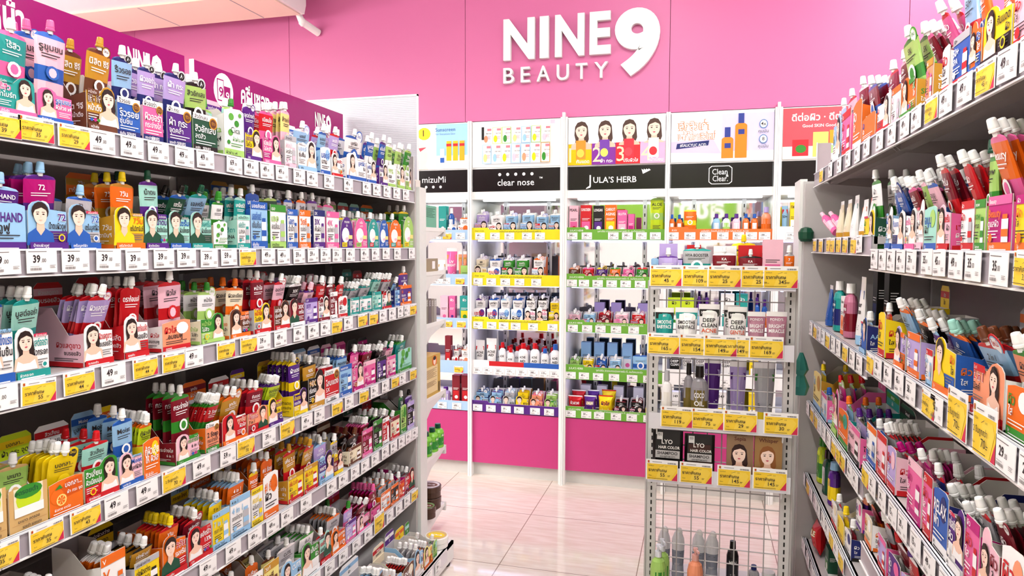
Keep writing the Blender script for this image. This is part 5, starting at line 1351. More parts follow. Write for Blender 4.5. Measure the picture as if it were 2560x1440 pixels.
# header boards on the spine of the left gondola
def board(y0, y1, n_):
    o = MB(); o.box(y0, y1, -.006, .006, 1.72, 2.029, 'sign!'); o.box(y0 - .004, y0, -.008, .008, 1.72, 2.03, 'W'); p = Pr(o, lambda u, v, l: (y0 + u, -.006 - l, 1.72 + v)); w = y1 - y0
    def logo(u):
        p.text('NINE', u, .215, .062, 'W', mw=.085, bold=.03); p.text('BEAUTY', u, .185, .018, 'W', mw=.085, bold=0); p.text('9', u + .09, .18, .1, 'W', mw=.045, bold=.03)
    if n_ == 2:
        p.ell(.147, .238, .052, .06, 'W', 22); p.poly([(.115, .2), (.145, .2), (.148, .275), (.112, .275)], 'sign!'); p.poly([(.118, .204), (.142, .204), (.145, .271), (.116, .271)], 'W'); p.text('9', .122, .215, .035, 'sign!')
        p.poly([(.15, .2), (.18, .2), (.182, .255), (.148, .255)], 'sign!'); p.text('9', .157, .208, .03, 'W'); p.text('ครีมซอง', .24, .215, .062, 'W', mw=.175, bold=.03); logo(.74)
    else: p.text('มาส์กหน้า', .22, .215, .07, 'W', mw=.22, bold=.03); logo(.76)
    t = o.build('aisle_board', None, (-1.628, 0, 0), PI / 2); tag(t, ['', 'magenta header board nearest the camera above the left gondola', 'magenta header board with a round pouch icon and Thai heading'][n_], 'sign')
    KIDS[t.name] = []
board(.93, 1.922, 1); board(1.964, 2.95, 2)
o = MB(); o.box(-2.1, -1.262, 2.975, 2.985, 1.60, 2.105, 'c9cbd2'); o.box(-2.1, -1.258, 2.973, 2.987, 2.1, 2.108, 'W'); o.box(-1.262, -1.258, 2.973, 2.987, 1.6, 2.108, 'W')
for i in range(60): o.box(-2.099, -1.263, 2.9744, 2.975, 1.605 + i * .0083, 1.6056 + i * .0083, 'bdbfc8')
tag(o.build('display_board'), 'pale grey corrugated header board standing at the end of the left gondola', 'board')
# clear divider at the end of the top left shelf
for X_, nm_, xx in ((-1.24, 'left', 1), (.40, 'right', -1)):
    m = MB(); m.box(X_, X_ + .05, 2.775, 2.778, (1.655 if xx > 0 else 1.69), 1.80, 'a5989b!'); m.box(X_ + (.047 if xx > 0 else 0), X_ + (.05 if xx > 0 else .003), 2.772, 2.781, (1.655 if xx > 0 else 1.69), 1.802, 'e8e8ee!'); tag(m.build('shelf_divider'), 'clear plastic divider closing the far end of the %s top shelf' % nm_, 'divider')

# ---------------- goods on the gondolas ----------------
POUCHES = []
SHN = {'1': 'top', '2': 'second', '3': 'third', '4': 'fourth', '5': 'fifth', '6': 'sixth', '7': 'bottom'}
FEAT = {'wl': 'woman-portrait', 'wr': 'woman-portrait', 'ml': 'man-portrait', 'mr': 'man-portrait', 'lf': 'leaf-print', 'cit': 'orange-slice', 'cr': 'crate-style', 'ov': 'oval-topped', 'bd': 'gold-badge', 'tb': 'tube-print', '-': 'lettered'}
def place_box(side, key, y0, y1, hf, hp, cols, fc, t1, t2, ps, n):
    left = side == 'L'
    w = abs(y1 - y0) - .003; main, sd, acc = cols.split(); z = (LZ.get(int(key), .10) if left else RZ[key])
    q = ps.split(); cnt, pc, cc, lean, hdr = int(q[0]), q[1], q[2], float(q[3]), q[4]
    if side == 'R':
        if key == '1n': hf = max(hf, .085)
        if key == '5n': hf = .075; hp = .135
    h = hf / (1.06 if fc[0] in 'wm' else 1)
    h = min(h, .135); hp = min(max(hp, h * 1.15), .20)
    nz = {1: .235, 2: .2, 3: .2}.get(0, .2)
    hb = min(h * 1.35 + .01, max(h + .012, hp * .72)); d = .13
    if h > .115: hb = h + .01
    b = display_box(w, h, hb, d, main, sd, acc, fc, t1, t2, hdr)
    x = (-1.2 if left else .4); ins = .008 if key not in ('7',) else -.135
    if left: b.location = (x - ins, y0 + .0015, z - .002 if key != '7' else .1005); b.rotation_euler = (0, 0, PI / 2)
    else: b.location = (x + ins, y0 - .0015, z - .002); b.rotation_euler = (0, 0, -PI / 2)
    sh = SHN[key[0]]
    sidew = 'left' if left else 'right'
    bayw = '' if left else (' far' if key[1] == 'f' else ' near')
    fw = 'near' if left else 'far'
    place = '%s %s%s shelf, %s from its %s end' % (sh, sidew, bayw, ORD[n], fw)
    c2 = nm(acc) if acc != main else nm(sd)
    tag(b, ('%s and %s %s box on %s' % (nm(main), c2, FEAT[fc], place)) if c2 != nm(main) else '%s %s display box on %s' % (nm(main), FEAT[fc], place), 'display box')
    # pouches standing inside
    pw = w * .84; ph = max(.07, min(hp - .024, .17)); an = math.radians(min(lean, 26))
    if fc == 'lf' : ph = min(ph, .13)
    for i in range(cnt):
        lo = .016 + h * 1.02 * math.tan(an) * .92; lo = min(lo, d - .055); yy = lo + (d - .028 - lo) * i / max(cnt - 1, 1)
        if fc == 'cr': yy = .05 + i * .03
        ll = math.atan(min(math.tan(an), (yy - .013) / (h * 1.04))) if lean else .03
        POUCHES.append((b, w, yy, ll, pw, ph, pc, acc if acc != pc else sd, cc, t1 if fc == 'bd' else t1[:10], 2 if (fc == 'bd' and key == '1') else (1 if (n + i) % 3 == 0 and fc in ('wl', 'wr', 'bd', 'cit') else 0), sh, sidew + bayw, n, i))
def rows(s, n): return [r.split('~') for r in s.strip('\n').split('\n')]
cnt_ = {}
for r in rows(ITEMS, 0):
    sd_, k = r[0], r[1]; key_ = sd_ + k; cnt_[key_] = cnt_.get(key_, 0) + 1
    place_box(sd_, k, float(r[2]), float(r[3]), float(r[4]), float(r[5]), r[6], r[7], r[8], r[9], r[10], cnt_[key_])

def stock_pouches():
    eye = Vector((0, 0, 1.42)); out = []
    for q in POUCHES:
        b, w, yy, ll, pw, ph = q[:6]; M = Matrix.Translation(b.location) @ Matrix.Rotation(b.rotation_euler[2], 4, 'Z')
        # base stays in the tray, the top leans out over the front
        jx = ((q[14] * 37 + q[13] * 13) % 7 - 3) * .0012
        base = M @ Vector((w / 2 + jx, yy, .004)); vis = pw * ph / (base - eye).length ** 2
        if q[14] == 0: vis *= 1.6
        out.append((vis, base, b.rotation_euler[2], q))
    out.sort(key=lambda a: -a[0])
    rest = MB()
    for i, (vis, base, rz, q) in enumerate(out):
        b, w, yy, ll, pw, ph, pc, ac, cc, txt, ear, sh, sw, n, j = q
        if j: txt = txt; 
        me = pouch_meshes(pw, ph, pc, ac, txt, ear if j < 2 else 0)
        rr = random.Random(i * 7 + 1); rot = (ll + rr.uniform(-.05, .0), rr.uniform(-.06, .06), rz + rr.uniform(-.07, .07))
        if i < 292:
            o = obj('spouted_pouch', me, None, base, rz); o.rotation_euler = rot
            fk = cap_label(cc); g = 'pouches in the %s display box, %s %s shelf' % (ORD[n], sh, sw)
            tag(o, '%s-capped %s spouted pouch in the %s display box of the %s %s shelf' % (fk.replace(' ', '-'), nm(pc), ORD[n], sh, sw), 'pouch', g)
            cs = .88 if w < .09 else .95
            obj('cap', cap_mesh(cc, cs), o, (0, 0, ph + .004))
        else:
            M = Matrix.Translation(base) @ Matrix.Rotation(rz, 4, 'Z') @ Matrix.Rotation(ll, 4, 'X')
            for m_, dz in ((me, 0), (cap_mesh(cc), ph + .004)):
                bi = len(rest.v); rest.v += [tuple(M @ (v.co + Vector((0, 0, dz)))) for v in m_.vertices]
                ks = [MKEY[x.name] for x in m_.materials]; idx = [rest.key(k) for k in ks]
                for p_ in m_.polygons: rest.f.append([bi + a for a in p_.vertices]); rest.m.append(idx[p_.material_index])
    if rest.v:
        o = rest.build('stocked_pouches'); o['kind'] = 'stuff'; tag(o, 'remaining small spouted pouches crowding the farther and deeper shelf boxes', 'pouch')
MKEY = {}
def refresh():
    for k, m in MATS.items(): MKEY[m.name] = k
stock_prep = [pouch_meshes(q[4], q[5], q[6], q[7], q[9], q[10] if q[14] < 2 else 0) for q in POUCHES]
for q in POUCHES: cap_mesh(q[8])
refresh(); stock_pouches()

# price tags on the gondolas
tc = {}
random.seed(11)
for sd_, k, y, pr in rows(TAGS, 0):
    left = sd_ == 'L'; y = float(y); tc[sd_ + k] = tc.get(sd_ + k, 0) + 1; n = tc[sd_ + k]
    z = (LZ.get(int(k), .10) if left else RZ[k]) ; kind = 'y' if pr[0] == 'y' else 'w'; pr = pr.lstrip('y')
    big = pr == '70'; w, h = (.072, .045) if not big else (.076, .052)
    if left and k == '6' and big or (not left and pr == '70' and k == '3n'): w, h = .085, .075
    if kind == 'w': w = .062
    X = -1.2 if left else .4
    if k == '7': X = -1.05
    dz = z - .0475 + random.uniform(0, .003)
    sh = SHN[k[0]]; sw = ('left' if left else 'right far' if k[1] == 'f' else 'right near')
    lab = '%s price tag reading %s on the %s %s shelf, %s from its %s end' % ('yellow' if kind == 'y' else 'white', pr, sh, sw, ORD[n], 'near' if left else 'far')
    loc = (X + .0075 if left else X - .0075, y, dz if k != '7' else .05)
    price_tag(kind, pr, w, h, loc, PI / 2 if left else -PI / 2, lab, roll=random.uniform(-.03, .03))

# ---------------- goods in the wall cabinets ----------------
def two_part(name, body, cap, loc, rz, label, cat, group=None, rot=None):
    o = obj(name, body, None, loc, rz)
    if rot: o.rotation_euler = rot
    if cap: obj('cap', cap, o)
    return tag(o, label, cat, group)
SHW = {1: 'top', 2: 'second', 3: 'third', 4: 'fourth', 5: 'bottom'}
wc = {}
for bs, ty, x0, x1, h, cols, txt, fc in rows(WALL, 0):
    b, s = bs[0], int(bs[1]); x0, x1, h = float(x0), float(x1), float(h); z = WZ_[s]; w = x1 - x0 - .003
    wc[bs] = wc.get(bs, 0) + 1; n = wc[bs]; y = D + .03; a, c, e = cols
    plc = '%s shelf of %s cabinet, %s from left' % (SHW[s], {'A': 'blue-strip', 'B': 'yellow-strip', 'C': 'green-strip', 'D': 'orange-strip', 'E': 'red-poster'}[b], ORD[n])
    cn = nm(a) + (' and ' + nm(c) if c != a else ''); h = min(h, .235)
    if ty == 'd':
        hf = h * (.62 if h > .13 else .68) ; rt = display_box(w, hf, min(h * .98, .185), .11, a, c, e, fc, txt or 'ผิว', 'ผิวใส', '-')
        rt.location = (x0 + .0015, y, z); tag(rt, '%s %s display box on %s' % (cn, FEAT[fc], plc), 'display box')
        me = pouch_meshes(w * .84, h * .9, a, c, txt[:8], 1 if n % 2 else 0); ck = 'W'
        for i in range(2):
            o = obj('sachet_pouch', me, None, (x0 + w / 2 + .0015, y + .035 + i * .04, z + .004 + i * .004)); o.rotation_euler = (.10, 0, 0)
            tag(o, '%s pouch in the display box, %s' % (nm(a), plc), 'sachet', 'sachets in the box, ' + plc); obj('cap', cap_mesh(ck, .8), o, (0, 0, h * .9 + .004))
    elif ty == 'x':
        o = obj('product_carton', carton(w, h, min(.05, w), a, c, e, txt), None, (x0 + .0015, y, z)); tag(o, '%s carton on %s' % (cn, plc), 'carton')
    elif ty == 't':
        bo, ca = squeeze_tube(w, h, a, e, c if c != 'W' or a == 'W' else e, txt); two_part('squeeze_tube', bo, ca, (x0 + w / 2, y + .025, z), 0, '%s squeeze tube on %s' % (cn, plc), 'tube')
    elif ty == 'o':
        bo, ca = bottle(w, h, w * .75, a, c, e, txt); two_part('lotion_bottle', bo, ca, (x0 + w / 2, y + .025, z), 0, '%s bottle with %s cap on %s' % (nm(a), nm(e), plc), 'bottle')
    elif ty == 'g':
        o = obj('snack_style_bag', snack_bag(w, h, a, c, e, txt), None, (x0 + w / 2, y + .03, z)); tag(o, 'crimped %s sheet-mask bag on %s' % (nm(a), plc), 'bag')
        o = o.copy(); COL.objects.link(o); o.location = (x0 + w / 2 + .01, y + .1, z + .02); tag(o, 'second crimped %s bag behind the first, %s' % (nm(a), plc), 'bag')
    elif ty == 'p':
        me = pouch_meshes(w, h, a, c, txt.split('_')[0], 0); o = obj('sachet_pouch', me, None, (x0 + w / 2, y + .03, z)); tag(o, '%s standing pouch on %s' % (nm(a), plc), 'sachet')
# deeper rows of bottles and cartons seen behind the fronts
for b, s, ty, xs, h, cols, lab in (('B', 4, 'o', [-1.20 + .055 * i for i in range(7)], .15, 'WWR', 'white bottle with red cap'), ('B', 3, 'x', [-1.33 + .075 * i for i in range(7)], .16, 'bWB', 'pale blue carton'), ('C', 4, 'x', [-.70, -.62, -.54, -.45], .185, 'bWP', 'pale blue and white carton'), ('D', 3, 'x', [-.17, -.1], .16, 'LWG', 'lime green carton'), ('C', 3, 'x', [-.62, -.52, -.36], .15, 'vWP', 'lavender carton'), ('C', 5, 'x', [-.70, -.6, -.5, -.38], .15, 'WSK', 'white printed carton')):
    if ty == 'o': bo, ca = bottle(.042, h, .032, cols[0], cols[1], cols[2], 'ACNE')
    else: bo, ca = carton(.06, h, .05, *cols, ''), None
    for i, x in enumerate(xs):
        for j in range(1 if ty == 'x' else 2):
            o = obj('back_row_bottle' if ty == 'o' else 'back_row_carton', bo, None, (x, D + .12 + j * .06 + (.05 if ty == 'x' else 0), WZ_[s])); 
            if ca: obj('cap', ca, o)
            tag(o, '%s in the back row of %s shelf, %s-strip cabinet' % (lab, SHW[s], {'B': 'yellow', 'C': 'green', 'D': 'orange'}[b]), 'bottle' if ty == 'o' else 'carton', 'back-row %ss, %s shelf %s cabinet' % (lab, SHW[s], b.lower()))
tc = {}
for bs, x, pr in rows(WTAGS, 0):
    tc[bs] = tc.get(bs, 0) + 1; kind = 'y' if pr[0] == 'y' else 'w'; pr = pr.lstrip('y'); s = int(bs[1])
    price_tag(kind, pr, .06, .04, (float(x), D - .0075, WZ_[s] - .010), 0, '%s price tag reading %s, %s shelf of %s cabinet, %s from left' % ('yellow' if kind == 'y' else 'white', pr, SHW[s], {'A': 'blue-strip', 'B': 'yellow-strip', 'C': 'green-strip', 'D': 'orange-strip', 'E': 'red-poster'}[bs[0]], ORD[tc[bs]]))

# ---------------- mesh stand ----------------
RKZ = {1: 1.285, 2: 1.052, 3: .80, 4: .61}
def stand():
    t = empty('mesh_display_stand', (0, 2.5, 0)); tag(t, 'white wire-mesh display stand with slotted posts and yellow tags', 'display stand')
    for x in (-.157, .292):
        m = MB(); m.box(x - .016, x + .016, -.015, .015, 0.0, 1.30, 'd3d1cf#'); m.box(x - .0225 if x < 0 else x + .0165, x - .0165 if x < 0 else x + .0225, -.02, .02, 0, 1.30, 'b9b5b3#')
        for i in range(48): m.box(x - .0025, x + .0025, -.0156, -.015, .03 + i * .026, .045 + i * .026, 'K')
        m.build('slotted_post', t)
    m = MB()
    for i in range(9): m.tube((-.115 + i * .049, 0, .12), (-.115 + i * .049, 0, 1.28), .0022, 'bdb9b8#', 5)
    for i in range(23): m.tube((-.141, .003, .15 + i * .0515), (.276, .003, .15 + i * .0515), .0022, 'bdb9b8#', 5)
    m.build('wire_mesh', t)
    for k, z in RKZ.items():
        m = MB(); m.box(-.14, .275, -.075, .0, z - .008, z - .004, 'glassy!'); m.box(-.165, .30, -.078, -.075, z - .01, z + .045, 'dcdadf!'); s = m.build('tray_shelf', t)
        for x in (-.14, .27): m = MB(); m.box(x, x + .004, -.075, 0, z - .03, z - .004, 'cfcdca#'); m.build('bracket', s)
    m = MB(); m.box(-.17, .31, -.14, .30, .13, .15, 'e2e0de#'); m.box(-.17, .31, -.14, -.13, 0.02, .13, 'd9d7d5#'); m.box(-.14, .275, .015, .13, .79, .797, 'glassy!'); m.box(-.17, -.15, -.14, .3, 0, .13, 'd9d7d5#'); m.box(.29, .31, -.14, .3, 0, .13, 'd9d7d5#'); m.build('base_shelf', t)
stand()
RW = {1: 'top', 2: 'second', 3: 'third', 4: 'fourth'}
rn = {}
for s, ty, x0, x1, yy, h, cols, txt in rows(RACK, 0):
    s = int(s); K_ = cols[1] == 'K'; x0, x1, yy, h = map(float, (x0, x1, yy, h)); w = x1 - x0 - .002; a, c, e = cols; rn[s] = rn.get(s, 0) + 1
    z = RKZ[s] - .004; cx = (x0 + x1) / 2; plc = '%s tier of the mesh stand, %s from left' % (RW[s], ORD[rn[s]]); cn = nm(a) + (' and ' + nm(c) if c != a else '')
    h = min(h, {1: .2, 2: .225, 3: .235, 4: .185}[s]); ywall = 2.462
    if ty in 'Pp':
        if s == 4:
            m = MB(); R = []
            for f, t_ in ((0, .012), (.1, .016), (.6, .013), (.92, .004), (1, .002)): R.append([(w / 2 * q, -t_ * v, f * h) for q, v in ((-1, 0), (-.8, 1), (.8, 1), (1, 0), (.8, -1), (-.8, -1))])
            for j in range(4): m.add(R[j] + R[j + 1], [(i, (i + 1) % 6, (i + 1) % 6 + 6, i + 6) for i in range(6)], 'K~')
            m.add(R[0], [list(range(6))], 'K~'); m.add(R[-1], [list(range(6))], 'K~')
            p = Pr(m, lambda u, v, l: (u, -.0165 - l + .0105 * max(0, (v / h - .55) / .4), v)); sc = w
            if c == 'H': p.rect(-w * .36, h * .2, w * .36, h * .8, '3a1a12')
            p.rect(-w * .36, h * .82, -w * .17, h * .96, 'd8d6d4'); p.text('01' if c == 'K' else '03', -w * .265, h * .89, h * .05, 'ink', 'c', bold=.01); p.text('LYO', -w * .02, h * .74, h * .085, 'e6e2dc', 'c', w * .36, .02); p.text('HAIR COLOR', -w * .3, h * .645, h * .055, 'e6e2dc', mw=w * .7, bold=.02)
            p.rect(-w * .4, h * .46, w * .4, h * .61, 'b9b6b4'); p.text('SHAMPOO', -w * .34, h * .53, h * .06, 'ink', mw=w * .68, bold=.02); p.text('แชมพูปิดผมขาว', 0, h * .475, h * .035, 'ink', 'c', w * .5)
            o = obj('shampoo_sachet', m.mesh('sachet'), None, (cx, yy, z)); tag(o, 'all-black hair color shampoo sachet at the left of the mesh stand\'s fourth tier' if c == 'K' else 'brown-black hair color shampoo sachet just right of the all-black one', 'sachet')
        else:
            hb_ = h if a == 'm' else h - .026; me = pouch_meshes(w, hb_, a, c, txt.replace('_', ' '), 0); y_ = yy + (.03 if a == 'Y' else -.0)
            o = obj('stand_pouch', me, None, (cx, y_ - .005, z)); tag(o, '%s spouted pouch on the %s' % (cn, plc), 'pouch'); obj('cap', cap_mesh('W' if a != 'Y' else 'Y', 1 if a != 'm' else .8), o, (0, 0, hb_ + .004))
    elif ty in 'xcF':
        if ty == 'F':
            m = MB(); m.box(0, w, 0, .028, 0, h, '8d6f52' if c == 'K' else '9a7444'); p = Pr(m, lambda u, v, l: (u, -l, v)); p.text(txt, w / 2, h * .86, h * .07, '5a2a1c', 'c', w * .7, .02); p.text('HAIR CREAM', w / 2, h * .945, h * .03, '5a2a1c', 'c', w * .5, 0)
            p.face(w * .47, h * .60, h * .15, False, '3a241c' if c == 'K' else '7a5630', '2c120e' if c == 'K' else '8a5426'); me = m.mesh('carton')
        else: me = carton(w, h, .025 if ty == 'x' else .012, a, c, e, txt)
        o = obj('hair_colour_carton' if ty == 'F' else 'product_carton', me, None, (x0, yy - .012, z)); tag(o, ('brown carton with a drawn %s-haired woman, reading %s' % ('dark' if c == 'K' else 'blond', txt)) if ty == 'F' else '%s carton on the %s' % (cn, plc), 'carton')
    elif ty in 'SN' or ty in 'tu':
        if ty == 'N': bo, ca = squeeze_tube(w, h, 'W', 'K', 'W', 'DEEP_CLEAN_' + txt.split('_')[-1] if txt.count('_') > 1 else 'DEEP_CLEAN', hi='Neutrogena')
        elif ty == 'S': bo, ca = squeeze_tube(w, h, a, c, 'W', 'SMOOTHE_BABYFACE', hi='#1')
        else: bo, ca = squeeze_tube(w, h, 'b98296' if a == 'o' else a, 'a66a80' if a == 'o' else c, e, 'BRIGHT MIRACLE' if a == 'o' else '', 'W', hi="POND'S" if a == 'o' else None)
        two_part('face_wash_tube', bo, ca, (cx, yy + (.06 if ty == 'u' else 0), z + (.0 if ty != 'u' else .002)), 0, '%s face-wash tube on the %s' % (cn if a != 'o' else 'metallic dusty pink', plc), 'tube')
    else:
        bo, ca = bottle(w, h, w * .7, '8f8b90' if a == 'S' else a, 'e8e3da' if a == 'W' else '6b5a22', 'S' if a == 'W' else 'K', txt); two_part('shampoo_bottle', bo, ca, (cx, yy + (.015 if x0 < -.04 and a == 'S' else 0), z), 0, '%s bottle on the %s' % ('slim milky' if a == 'W' else 'smoky clear black-capped', plc), 'bottle')
tn = {}
for s, x, pr in rows(RTAGS, 0):
    s = int(s); tn[s] = tn.get(s, 0) + 1; o = price_tag('y', pr, .108, .072, (float(x), 2.4205 - .0015 * (tn[s] % 2), RKZ[s] - .0 + .0), 0, 'large yellow tag reading %s on the %s tier of the mesh stand, %s from left' % (pr, RW[s], ORD[tn[s]]))
# goods on the stand's base and behind the mesh
m = MB(); m.lathe([(.0215, 0, 'a3a8b3!'), (.0235, .01, 'a3a8b3!'), (.021, .05, '8d93a0!'), (.0235, .11, 'e9e9ec!'), (.0245, .13, 'e9e9ec!'), (.022, .155, 'e9e9ec!'), (.013, .178, 'e9e9ec!'), (.006, .186, 'e9e9ec!')], 'a3a8b3!', 18, sy=.7)
p = Pr(m, lambda u, v, l: (u, -.0172 * math.sqrt(max(.05, 1 - (u / .0235) ** 2)) - l - .0005, v)); p.bars(-.012, .1, .024, .002, 'ink', 1); p.bars(-.012, .06, .02, .0015, 'W', 4)
bo = m.mesh('bottle_body'); m = MB(); m.lathe([(.012, .172), (.0135, .178), (.008, .192), (.002, .195)], 'cap!', 14, cx=.003, sy=.7); ca = m.mesh('cap')
for i, x in enumerate((-.118, -.065, .01, .06)):
    two_part('spray_can', bo, ca, (x, 2.68, .15), 0, 'grey spray bottle with slanted white cap behind the mesh, %s from left' % ORD[i + 1], 'spray')
bo, ca = bottle(.045, .165, .045, 'K', '2a2a30', 'K', 'MEN'); two_part('spray_can', bo, ca, (.135, 2.68, .15), 0, 'black deodorant spray behind the mesh of the stand', 'spray')
bo, ca = bottle(.04, .09, .04, 'S', 'W', 'N', ''); two_part('roll_on', bo, ca, (.21, 2.66, .15), 0, 'small roll-on with a dark navy dome cap behind the mesh', 'deodorant')
for i, (x, y, c) in enumerate(((-.125, 2.41, 'G'), (-.115, 2.46, 'G'), (0.0, 2.415, 'o'))):
    bo, ca = bottle(.055, .235, .05, 'g' if c == 'G' else 'o', c, 'glassy' if c == 'G' else 'e0a59a', '', 'pump'); two_part('pump_bottle', bo, ca, (x, y, .15), .35, ['front green pump bottle on the stand base', 'green pump bottle behind the front one on the stand base', 'peach pump bottle in clear wrap on the stand base'][i], 'pump bottle')
for i in range(3):
    m = MB(); m.lathe([(.001, 0), (.022, .002), (.024, .012), (.022, .022), (.001, .024)], 'W', 16); o = m.build('cotton_pad_pack', None, (.262, 2.66, .151 + i * .0245)); tag(o, 'round white pack behind the mesh, %s from the bottom of its pile' % ORD[i + 1], 'pack')
m = MB(); R = []
for i, (z, r) in enumerate(((0, .02), (.03, .03), (.05, .022), (.07, .014), (.09, .026), (.12, .018), (.15, .006))): R.append((r, z))
m.lathe(R, '3f8f82~', 7, sy=.6); o = m.build('plastic_bag', None, (.345, 2.60, .90)); tag(o, 'crumpled teal plastic bag hanging between the stand and right gondola', 'bag')
m = MB(); m.box(0, .12, 0, .06, 0, .05, 'e0606c!'); o = m.build('coral_box', None, (.35, 2.66, .101)); tag(o, 'coral plastic box on the floor shelf beside the stand', 'box')

# ---------------- loose goods on the right gondola ----------------
ln = {}
for k, ty, y0, y1, h, cols, txt in rows(LOOSE, 0):
    y0, y1, h = float(y0), float(y1), float(h); w = min(abs(y1 - y0), .055); cy = (y0 + y1) / 2; z = RZ[k]; a, c, e = cols; ln[k] = ln.get(k, 0) + 1
    plc = 'far %s right shelf, %s from far end' % (SHN[k[0]], ORD[ln[k]]); rz = -PI / 2; cn = nm(a) + (' and ' + nm(c) if c != a else '')
    h = max(h, .09) if k == '6f' else h
    cy = min(cy, 2.75)
    if ty == 't': bo, ca = squeeze_tube(w, min(h, .19), a, c, e, txt); two_part('squeeze_tube', bo, ca, (.44, cy, z), rz, '%s squeeze tube on the %s' % (cn, plc), 'tube')
    elif ty == 'o': bo, ca = bottle(w, min(h, .18), w * .7, 'b86a86' if a == 'P' else a, c, e, txt); two_part('lotion_bottle', bo, ca, (.44, cy, z), rz, '%s bottle with %s cap on the %s' % (nm(a), nm(e), plc), 'bottle')
    elif ty == 'x': o = obj('product_carton', carton(w, min(h, .2), .03, a, c, e, txt), None, (.43 if h < .2 else .52, cy + w / 2, z), rz); tag(o, '%s carton on the %s' % (cn, plc), 'carton')
    elif ty == 'g': o = obj('snack_style_bag', snack_bag(.09, .12, a, c, e, txt), None, (.43, 2.66, z), rz); tag(o, 'red and yellow bag hanging over the %s' % plc, 'bag')
    else:
        for j in range(2):
            bo, ca = bottle(.03, .13, .03, 'P', 'p', 'p', ''); two_part('slim_bottle', bo, ca, (.44 + j * .02, cy - .11 - j * .05, z + .02), rz, ['slim pink bottle leaning at the far end of the right second shelf', 'slim pink bottle beside the leaning one, right second shelf'][j], 'bottle', rot=(.25, -1.0, rz))
m = MB(); m.lathe([(.018, 0), (.026, .01), (.028, .035), (.018, .05), (.006, .054)], 'D!', 12, sy=.8); o = m.build('green_clip', None, (.375, 2.79, 1.44), 0); tag(o, 'dark green rounded plastic piece at the end of the right second shelf', 'clip')

# ---------------- end shelves of the left gondola ----------------
def endcap():
    t = empty('end_shelf_unit', (-1.2, 2.905, 0)); tag(t, 'narrow white end shelves on the far end of the left gondola', 'shelving')
    zz = (1.505, 1.30, 1.06, .715, .435, .15)
    for z in zz:
        m = MB(); m.box(-.42, -.005, 0, .27, z - .018, z, 'f0efec#'); m.box(-.42, -.001, .262, .275, z - .04, z + .002, 'e4e2df#'); s = m.build('shelf', t)
        m = MB(); m.prism([(.0, z - .13), (.0, z - .018), (.255, z - .018), (.2, z - .035), (.09, z - .06), (.03, z - .1)], lambda a, c, q: (-.012 + q, a, c), .006, 'e8e6e3#'); m.build('bracket', s)
    return zz
zz = endcap()
def ebx(name, z, x0, x1, y0, y1, h, k, label, cat, prt=None):
    m = MB(); m.box(x0, x1, y0, y1, 0, h, k)
    if prt: p = Pr(m, lambda u, v, l: (x1 + l, y0 + u, v)); prt(p, y1 - y0, h)
    o = m.build(name, None, (0, 0, z)); tag(o, label, cat)
ebx('leaflet_pack', zz[0] + .0, -1.30, -1.21, 2.93, 3.08, .10, '6fae94', 'sage green printed pack on the top end shelf', 'pack', lambda p, w, h: p.bars(w * .1, h * .85, w * .8, h * .04, 'D', 7))
ebx('wipes_pack', 1.675, -1.31, -1.215, 2.84, 2.90, .035, 'd8d4cc', 'small grey-white packet lying on the left end upright', 'pack')
ebx('cotton_pack', zz[1], -1.34, -1.215, 2.93, 3.11, .06, 'a8967c~', 'flat sand-coloured wrapped pack on the second end shelf', 'pack', lambda p, w, h: p.rect(w * .6, h * .2, w * .8, h * .8, 'W'))
for i in range(5): ebx('slim_carton', zz[2], -1.33, -1.215, 2.925 + i * .034, 2.955 + i * .034, .12 - .003 * i, ('5d554c', '7c746a', '6b5f62', '8a8078', 'a39d97')[i], 'slim dark grey carton standing on the third end shelf, %s from the post' % ORD[i + 1], 'carton', lambda p, w, h: p.bars(w * .2, h * .9, w * .6, h * .03, 'W', 5))
ebx('gift_carton', zz[3], -1.30, -1.21, 2.925, 3.125, .19, 'kraft', 'kraft-gold carton with a round woman icon on the fourth end shelf', 'carton', lambda p, w, h: (p.rect(w * .03, h * .08, w * .82, h * .74, 'e7cf9a'), p.bars(w * .05, h * .66, w * .72, h * .016, 'H', 9), p.bars(w * .05, h * .36, w * .7, h * .014, 'H', 6), p.ell(w * .62, h * .86, w * .15, h * .13, 'O'), p.ell(w * .62, h * .84, w * .08, h * .09, 'skin'), p.ell(w * .62, h * .92, w * .09, h * .05, 'hair'), p.barcode(w * .85, h * .04, w * .1, h * .25)))
bo, ca = bottle(.06, .115, .06, '7cc142', '2f8a34', 'D', 'ALOE')
for i, (x, y) in enumerate(((-1.232, 2.99), (-1.232, 3.07), (-1.232, 3.145), (-1.31, 3.04))): two_part('aloe_jar', bo, ca, (x, y, zz[4]), PI / 2, 'green-capped light green jar on the fifth end shelf, %s from the post' % ORD[i + 1], 'jar')
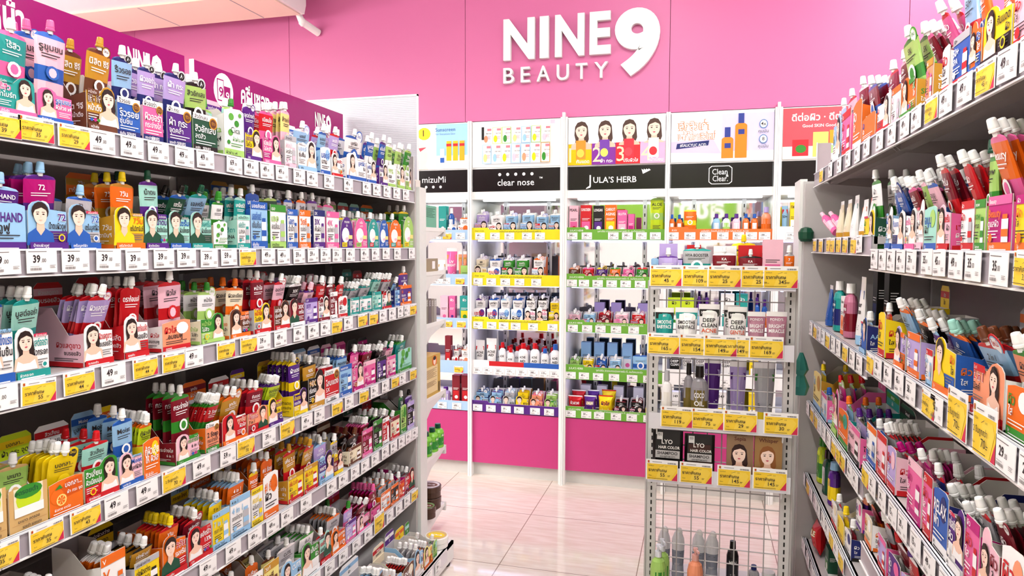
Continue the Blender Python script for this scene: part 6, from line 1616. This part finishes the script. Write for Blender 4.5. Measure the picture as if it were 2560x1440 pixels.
def tub(name, r, h, k, lid, loc, label):
    m = MB(); m.lathe([(r * .92, 0), (r, .003), (r, h * .55)], k + '!', 24); o = m.build(name, None, loc)
    m = MB(); m.lathe([(r * 1.03, h * .5), (r * 1.04, h * .55), (r * 1.04, h * .95), (r * .98, h)], k + '!', 24); p = Pr(m, lambda u, v, l: (u, v, h + l)); p.ell(0, 0, r * .9, r * .9, lid, 22); p.ell(0, 0, r * .75, r * .5, 'H' if lid != 'E' else 'Y', 16); p.text('SCRUB', 0, -r * .1, r * .25, 'W', 'c', r * 1.1)
    m.build('lid', o); tag(o, label, 'tub')
for i, (x, y, z) in enumerate(((-1.255, 3.09, zz[5]), (-1.255, 3.09, zz[5] + .056), (-1.22, 2.97, zz[5]))): tub('cream_tub', .056 if i < 2 else .042, .055, '4a3126', 'd9cfd2' if i < 2 else '6f8c5e', (x, y, z), ['lower brown cream tub of the pile on the lowest end shelf', 'upper brown cream tub with pale lid on the lowest end shelf', 'smaller brown cream tub with green lid on the lowest end shelf'][i])
tub('body_butter_tub', .05, .05, 'e9e6e0', 'E', (-1.10, 2.79, .101), 'white tub with a round fruit-print lid on the base deck')

# ---------------- what the cabinet mirrors reflect, behind the camera ----------------
def back_sign(name, x, y, w, h, z, k, t_, label, tk='W'):
    o = MB(); o.box(-w / 2, w / 2, -.01, .01, 0, h, k); p = Pr(o, lambda u, v, l: (w / 2 - u, .01 + l, v)); p.text(t_, w * .08, h * .35, h * .34, tk, mw=w * .84, bold=.03); tag(o.build(name, None, (x, y, z)), label, 'sign')
back_sign('hanging_banner', -.55, -1.2, 2.0, .75, 1.55, '7fb23a', 'สุขภาพ', 'green banner hanging behind the camera, seen in the cabinet mirrors')
back_sign('hanging_banner', 1.1, -.9, .8, .5, 1.7, 'sign', 'NINE 9', 'magenta banner hanging behind the camera, seen in the cabinet mirrors')

for o in bpy.data.objects:
    if 'label' in o and len(o['label'].replace('-', ' ').split()) > 16 and len(o['label'].split()) > 15: o['label'] = o['label'].replace(' the ', ' ').replace(' display box', ' box').replace('from its', 'from')
bpy.data.scenes.remove(_ts); bpy.data.objects.remove(_to)
